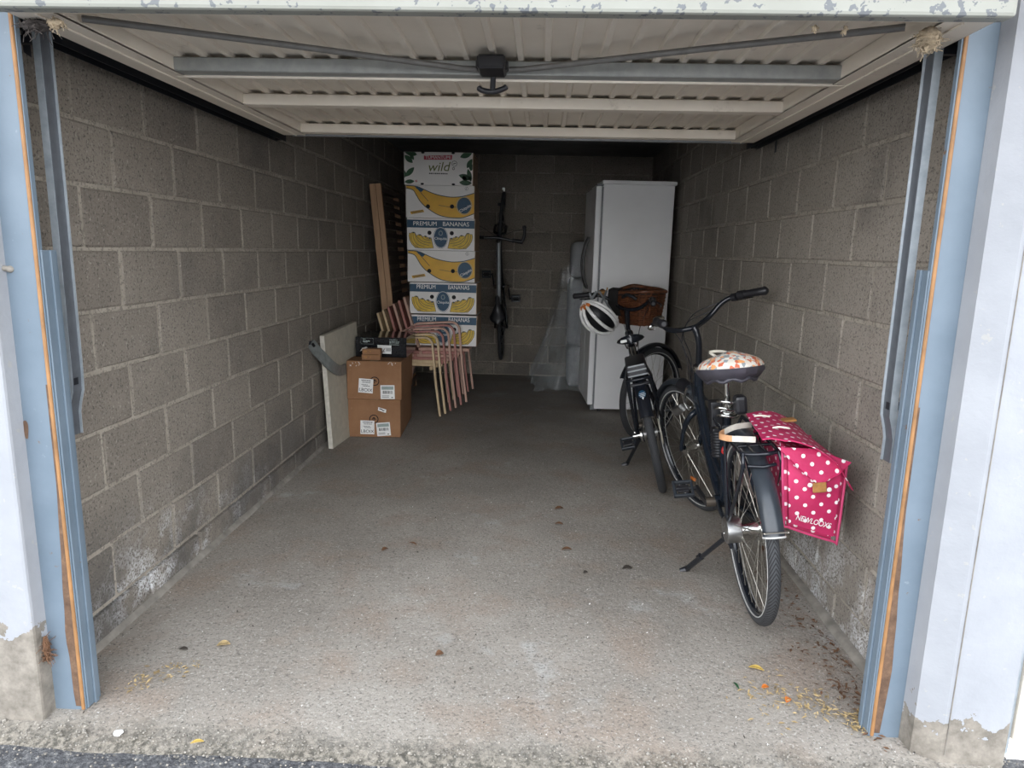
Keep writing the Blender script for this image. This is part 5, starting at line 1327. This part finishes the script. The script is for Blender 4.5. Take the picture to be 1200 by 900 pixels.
tag(obj('wall_hook', bm, M['chrome']), 'small steel wall hook holding the wheel of the hung bicycle', 'hook')
# pump or lamp bracket beside the hung bicycle's front wheel
bm = nb(); box(bm, .985, 1.02, D-.05, D-.003, 1.80, 1.83, .004); tag(obj('wall_bracket', bm, M['blackrail']), 'short dark bracket on the back wall beside the hung wheel', 'bracket')

# ================================================================== LEAVES AND LITTER ON THE FLOOR
def leaf(x, y, L, w, rz, mat, lab):
    bm = nb(); n = 6; a, b, c = [], [], []
    for i in range(n+1):
        t = i/n; hw = w*.5*math.sin(math.pi*t)**.8; xx = (t-.5)*L; z = .004+.010*math.sin(t*3)*L/.05*.5
        a.append(bm.verts.new((xx, hw, z+hw*.5))); c.append(bm.verts.new((xx, 0, z))); b.append(bm.verts.new((xx, -hw, z+hw*.35)))
    for i in range(n): bm.faces.new((a[i], c[i], c[i+1], a[i+1])); bm.faces.new((c[i], b[i], b[i+1], c[i+1]))
    bmesh.ops.remove_doubles(bm, verts=bm.verts[:], dist=.0003); bmesh.ops.solidify(bm, geom=bm.faces[:], thickness=.0012)
    o = obj('fallen_leaf', bm, mat, None, True); o.location = (x, y, 0); o.rotation_euler = (0, 0, rz)
    tag(o, lab, 'leaf', 'single fallen leaves on the garage floor')
for args in (
    (1.611, 2.962, .050, .022, .1, M['dryleaf'], 'russet pointed leaf lying alone on the floor, front one of the middle group'),
    (1.589, 3.472, .050, .026, .3, M['dryleaf'], 'russet leaf on the mid floor, farthest of the middle group'),
    (1.584, 3.261, .045, .020, -.1, M['dryleaf'], 'russet leaf between the front and farthest leaves of the middle group'),
    (1.866, 2.794, .050, .026, .3, M['dleaf'], 'dark shrivelled leaf left of the near bicycle'),
    (.792, 2.888, .035, .022, .8, M['dryleaf'], 'small brown leaf on the floor left of centre'),
    (.905, 2.96, .050, .012, -.5, M['dryleaf'], 'thin pale brown leaf beside the small brown leaf'),
    (.420, 2.09, .045, .026, .3, M['straw'], 'curled tan leaf near the left jamb'),
    (.300, 2.055, .030, .014, .1, M['dleaf'], 'small dark leaf bit left of the curled tan leaf'),
    (2.202, 2.088, .050, .018, -.4, M['yleaf'], 'long yellow leaf in front of the near bicycle wheel'),
    (1.683, 2.738, .025, .018, .5, M['dleaf'], 'tiny dark leaf left of the dark shrivelled leaf'),
    (1.155, 2.091, .030, .026, .5, M['dryleaf'], 'round brown leaf on the front floor'),
    (.560, 1.626, .035, .011, .3, M['yleaf'], 'bright yellow leaf on the asphalt edge'),
    (2.25, 1.93, .030, .018, .9, M['orangep'], 'small orange leaf in the litter by the right jamb'),
    (2.20, 1.99, .026, .016, .2, M['orangep'], 'second small orange leaf behind the first by the right jamb'),
    (2.11, 1.99, .040, .008, 1.8, M['leaf'], 'slim green leaf left of the litter by the right jamb'),
    (2.53, 3.05, .05, .03, .8, M['dryleaf'], 'brown leaf against the right wall behind the rear wheel')): leaf(*args)
bm = nb(); rnd = random.Random(5)
bm2 = nb(); ell(bm2, (.325, 1.652, .0), .012, .009, .008, 10, 7); xf(bm2, lambda c: c+Vector((noise.noise(c*90)*.006, noise.noise(c*70)*.006, 0))); tag(obj('white_pebble', bm2, M['whitep'], None, True), 'white pebble on the threshold near the left jamb', 'pebble')
def litter(name, spots, n, mats, lab, cat, smin, smax):
    bm = nb(); rnd = random.Random(len(name)+n)
    for k in range(n):
        cx_, cy_, sx_, sy_ = rnd.choice(spots); x = min(2.52, max(.06, rnd.gauss(cx_, sx_))); y = max(1.72, rnd.gauss(cy_, sy_)); L = rnd.uniform(smin, smax); w = L*rnd.uniform(.15, .5); a = rnd.uniform(0, 6.28)
        z = .002+rnd.uniform(0, .006); ca, sa_ = math.cos(a), math.sin(a)
        q = [bm.verts.new((x+(u*ca-v*sa_), y+(u*sa_+v*ca), z+dz_)) for u, v, dz_ in ((-L/2, 0, 0), (0, -w/2, .002), (L/2, 0, rnd.uniform(0, .006)), (0, w/2, .003))]; bm.faces.new(q)
    o = obj(name, bm, mats, None); tag(o, lab, cat, None, 'stuff'); return o
litter('leaf_litter', [(2.33, 1.90, .05, .04), (2.27, 1.96, .06, .05), (2.41, 1.84, .02, .03), (2.20, 1.93, .06, .05)], 260, M['straw'], 'pale straw litter heaped by the foot of the right jamb', 'litter', .006, .028)
litter('leaf_litter', [(2.50, 2.25, .03, .12), (2.42, 2.15, .05, .12), (2.47, 2.55, .03, .15), (2.45, 1.95, .02, .08)], 260, M['dryleaf'], 'brown leaf crumbs along the foot of the right wall', 'litter', .006, .030)
litter('leaf_litter', [(.31, 1.90, .03, .03), (.36, 1.96, .025, .02), (.26, 1.87, .02, .02)], 90, M['straw'], 'pale straw crumbs on the floor by the left jamb', 'litter', .006, .024)
litter('floor_grit', [(1.3, 2.1, .8, .3), (1.3, 2.9, .8, .6), (1.1, 4.0, .5, .7), (1.5, 5.0, .4, .6)], 900, M['dleaf'], 'dark crumbs and grit scattered over the concrete floor', 'litter', .004, .014)
litter('floor_grit', [(1.3, 2.1, .8, .35), (1.4, 2.8, .6, .6), (1.2, 3.8, .4, .5)], 420, M['cardw'], 'pale chips and specks scattered over the concrete floor', 'litter', .003, .009)
bm = nb(); rnd = random.Random(12)
for k in range(2600):
    x = rnd.uniform(-.15, 2.9); y = rnd.gauss(1.640, .045) if rnd.random() < .8 else rnd.uniform(1.5, 1.8); s = rnd.uniform(.0010, .0038)
    if rnd.random() < .04: s *= 1.8
    r_ = bmesh.ops.create_icosphere(bm, subdivisions=1, radius=s)
    zz = -.018 if y < 1.62 else -.006
    for v in r_['verts']: v.co = Vector((v.co.x*rnd.uniform(.8, 1.3)+x, v.co.y+y, v.co.z*.8+zz+s*.3))
tag(obj('gravel', bm, M['stone']), 'loose gravel and grit along the edge of the asphalt', 'gravel', None, 'stuff')
clump('root_tuft', (.092, 1.722, .20), (.006, .010, .038), M['dryleaf'], 'dry brown root tuft in the gap beside the left jamb', 'tuft', 21, 90)
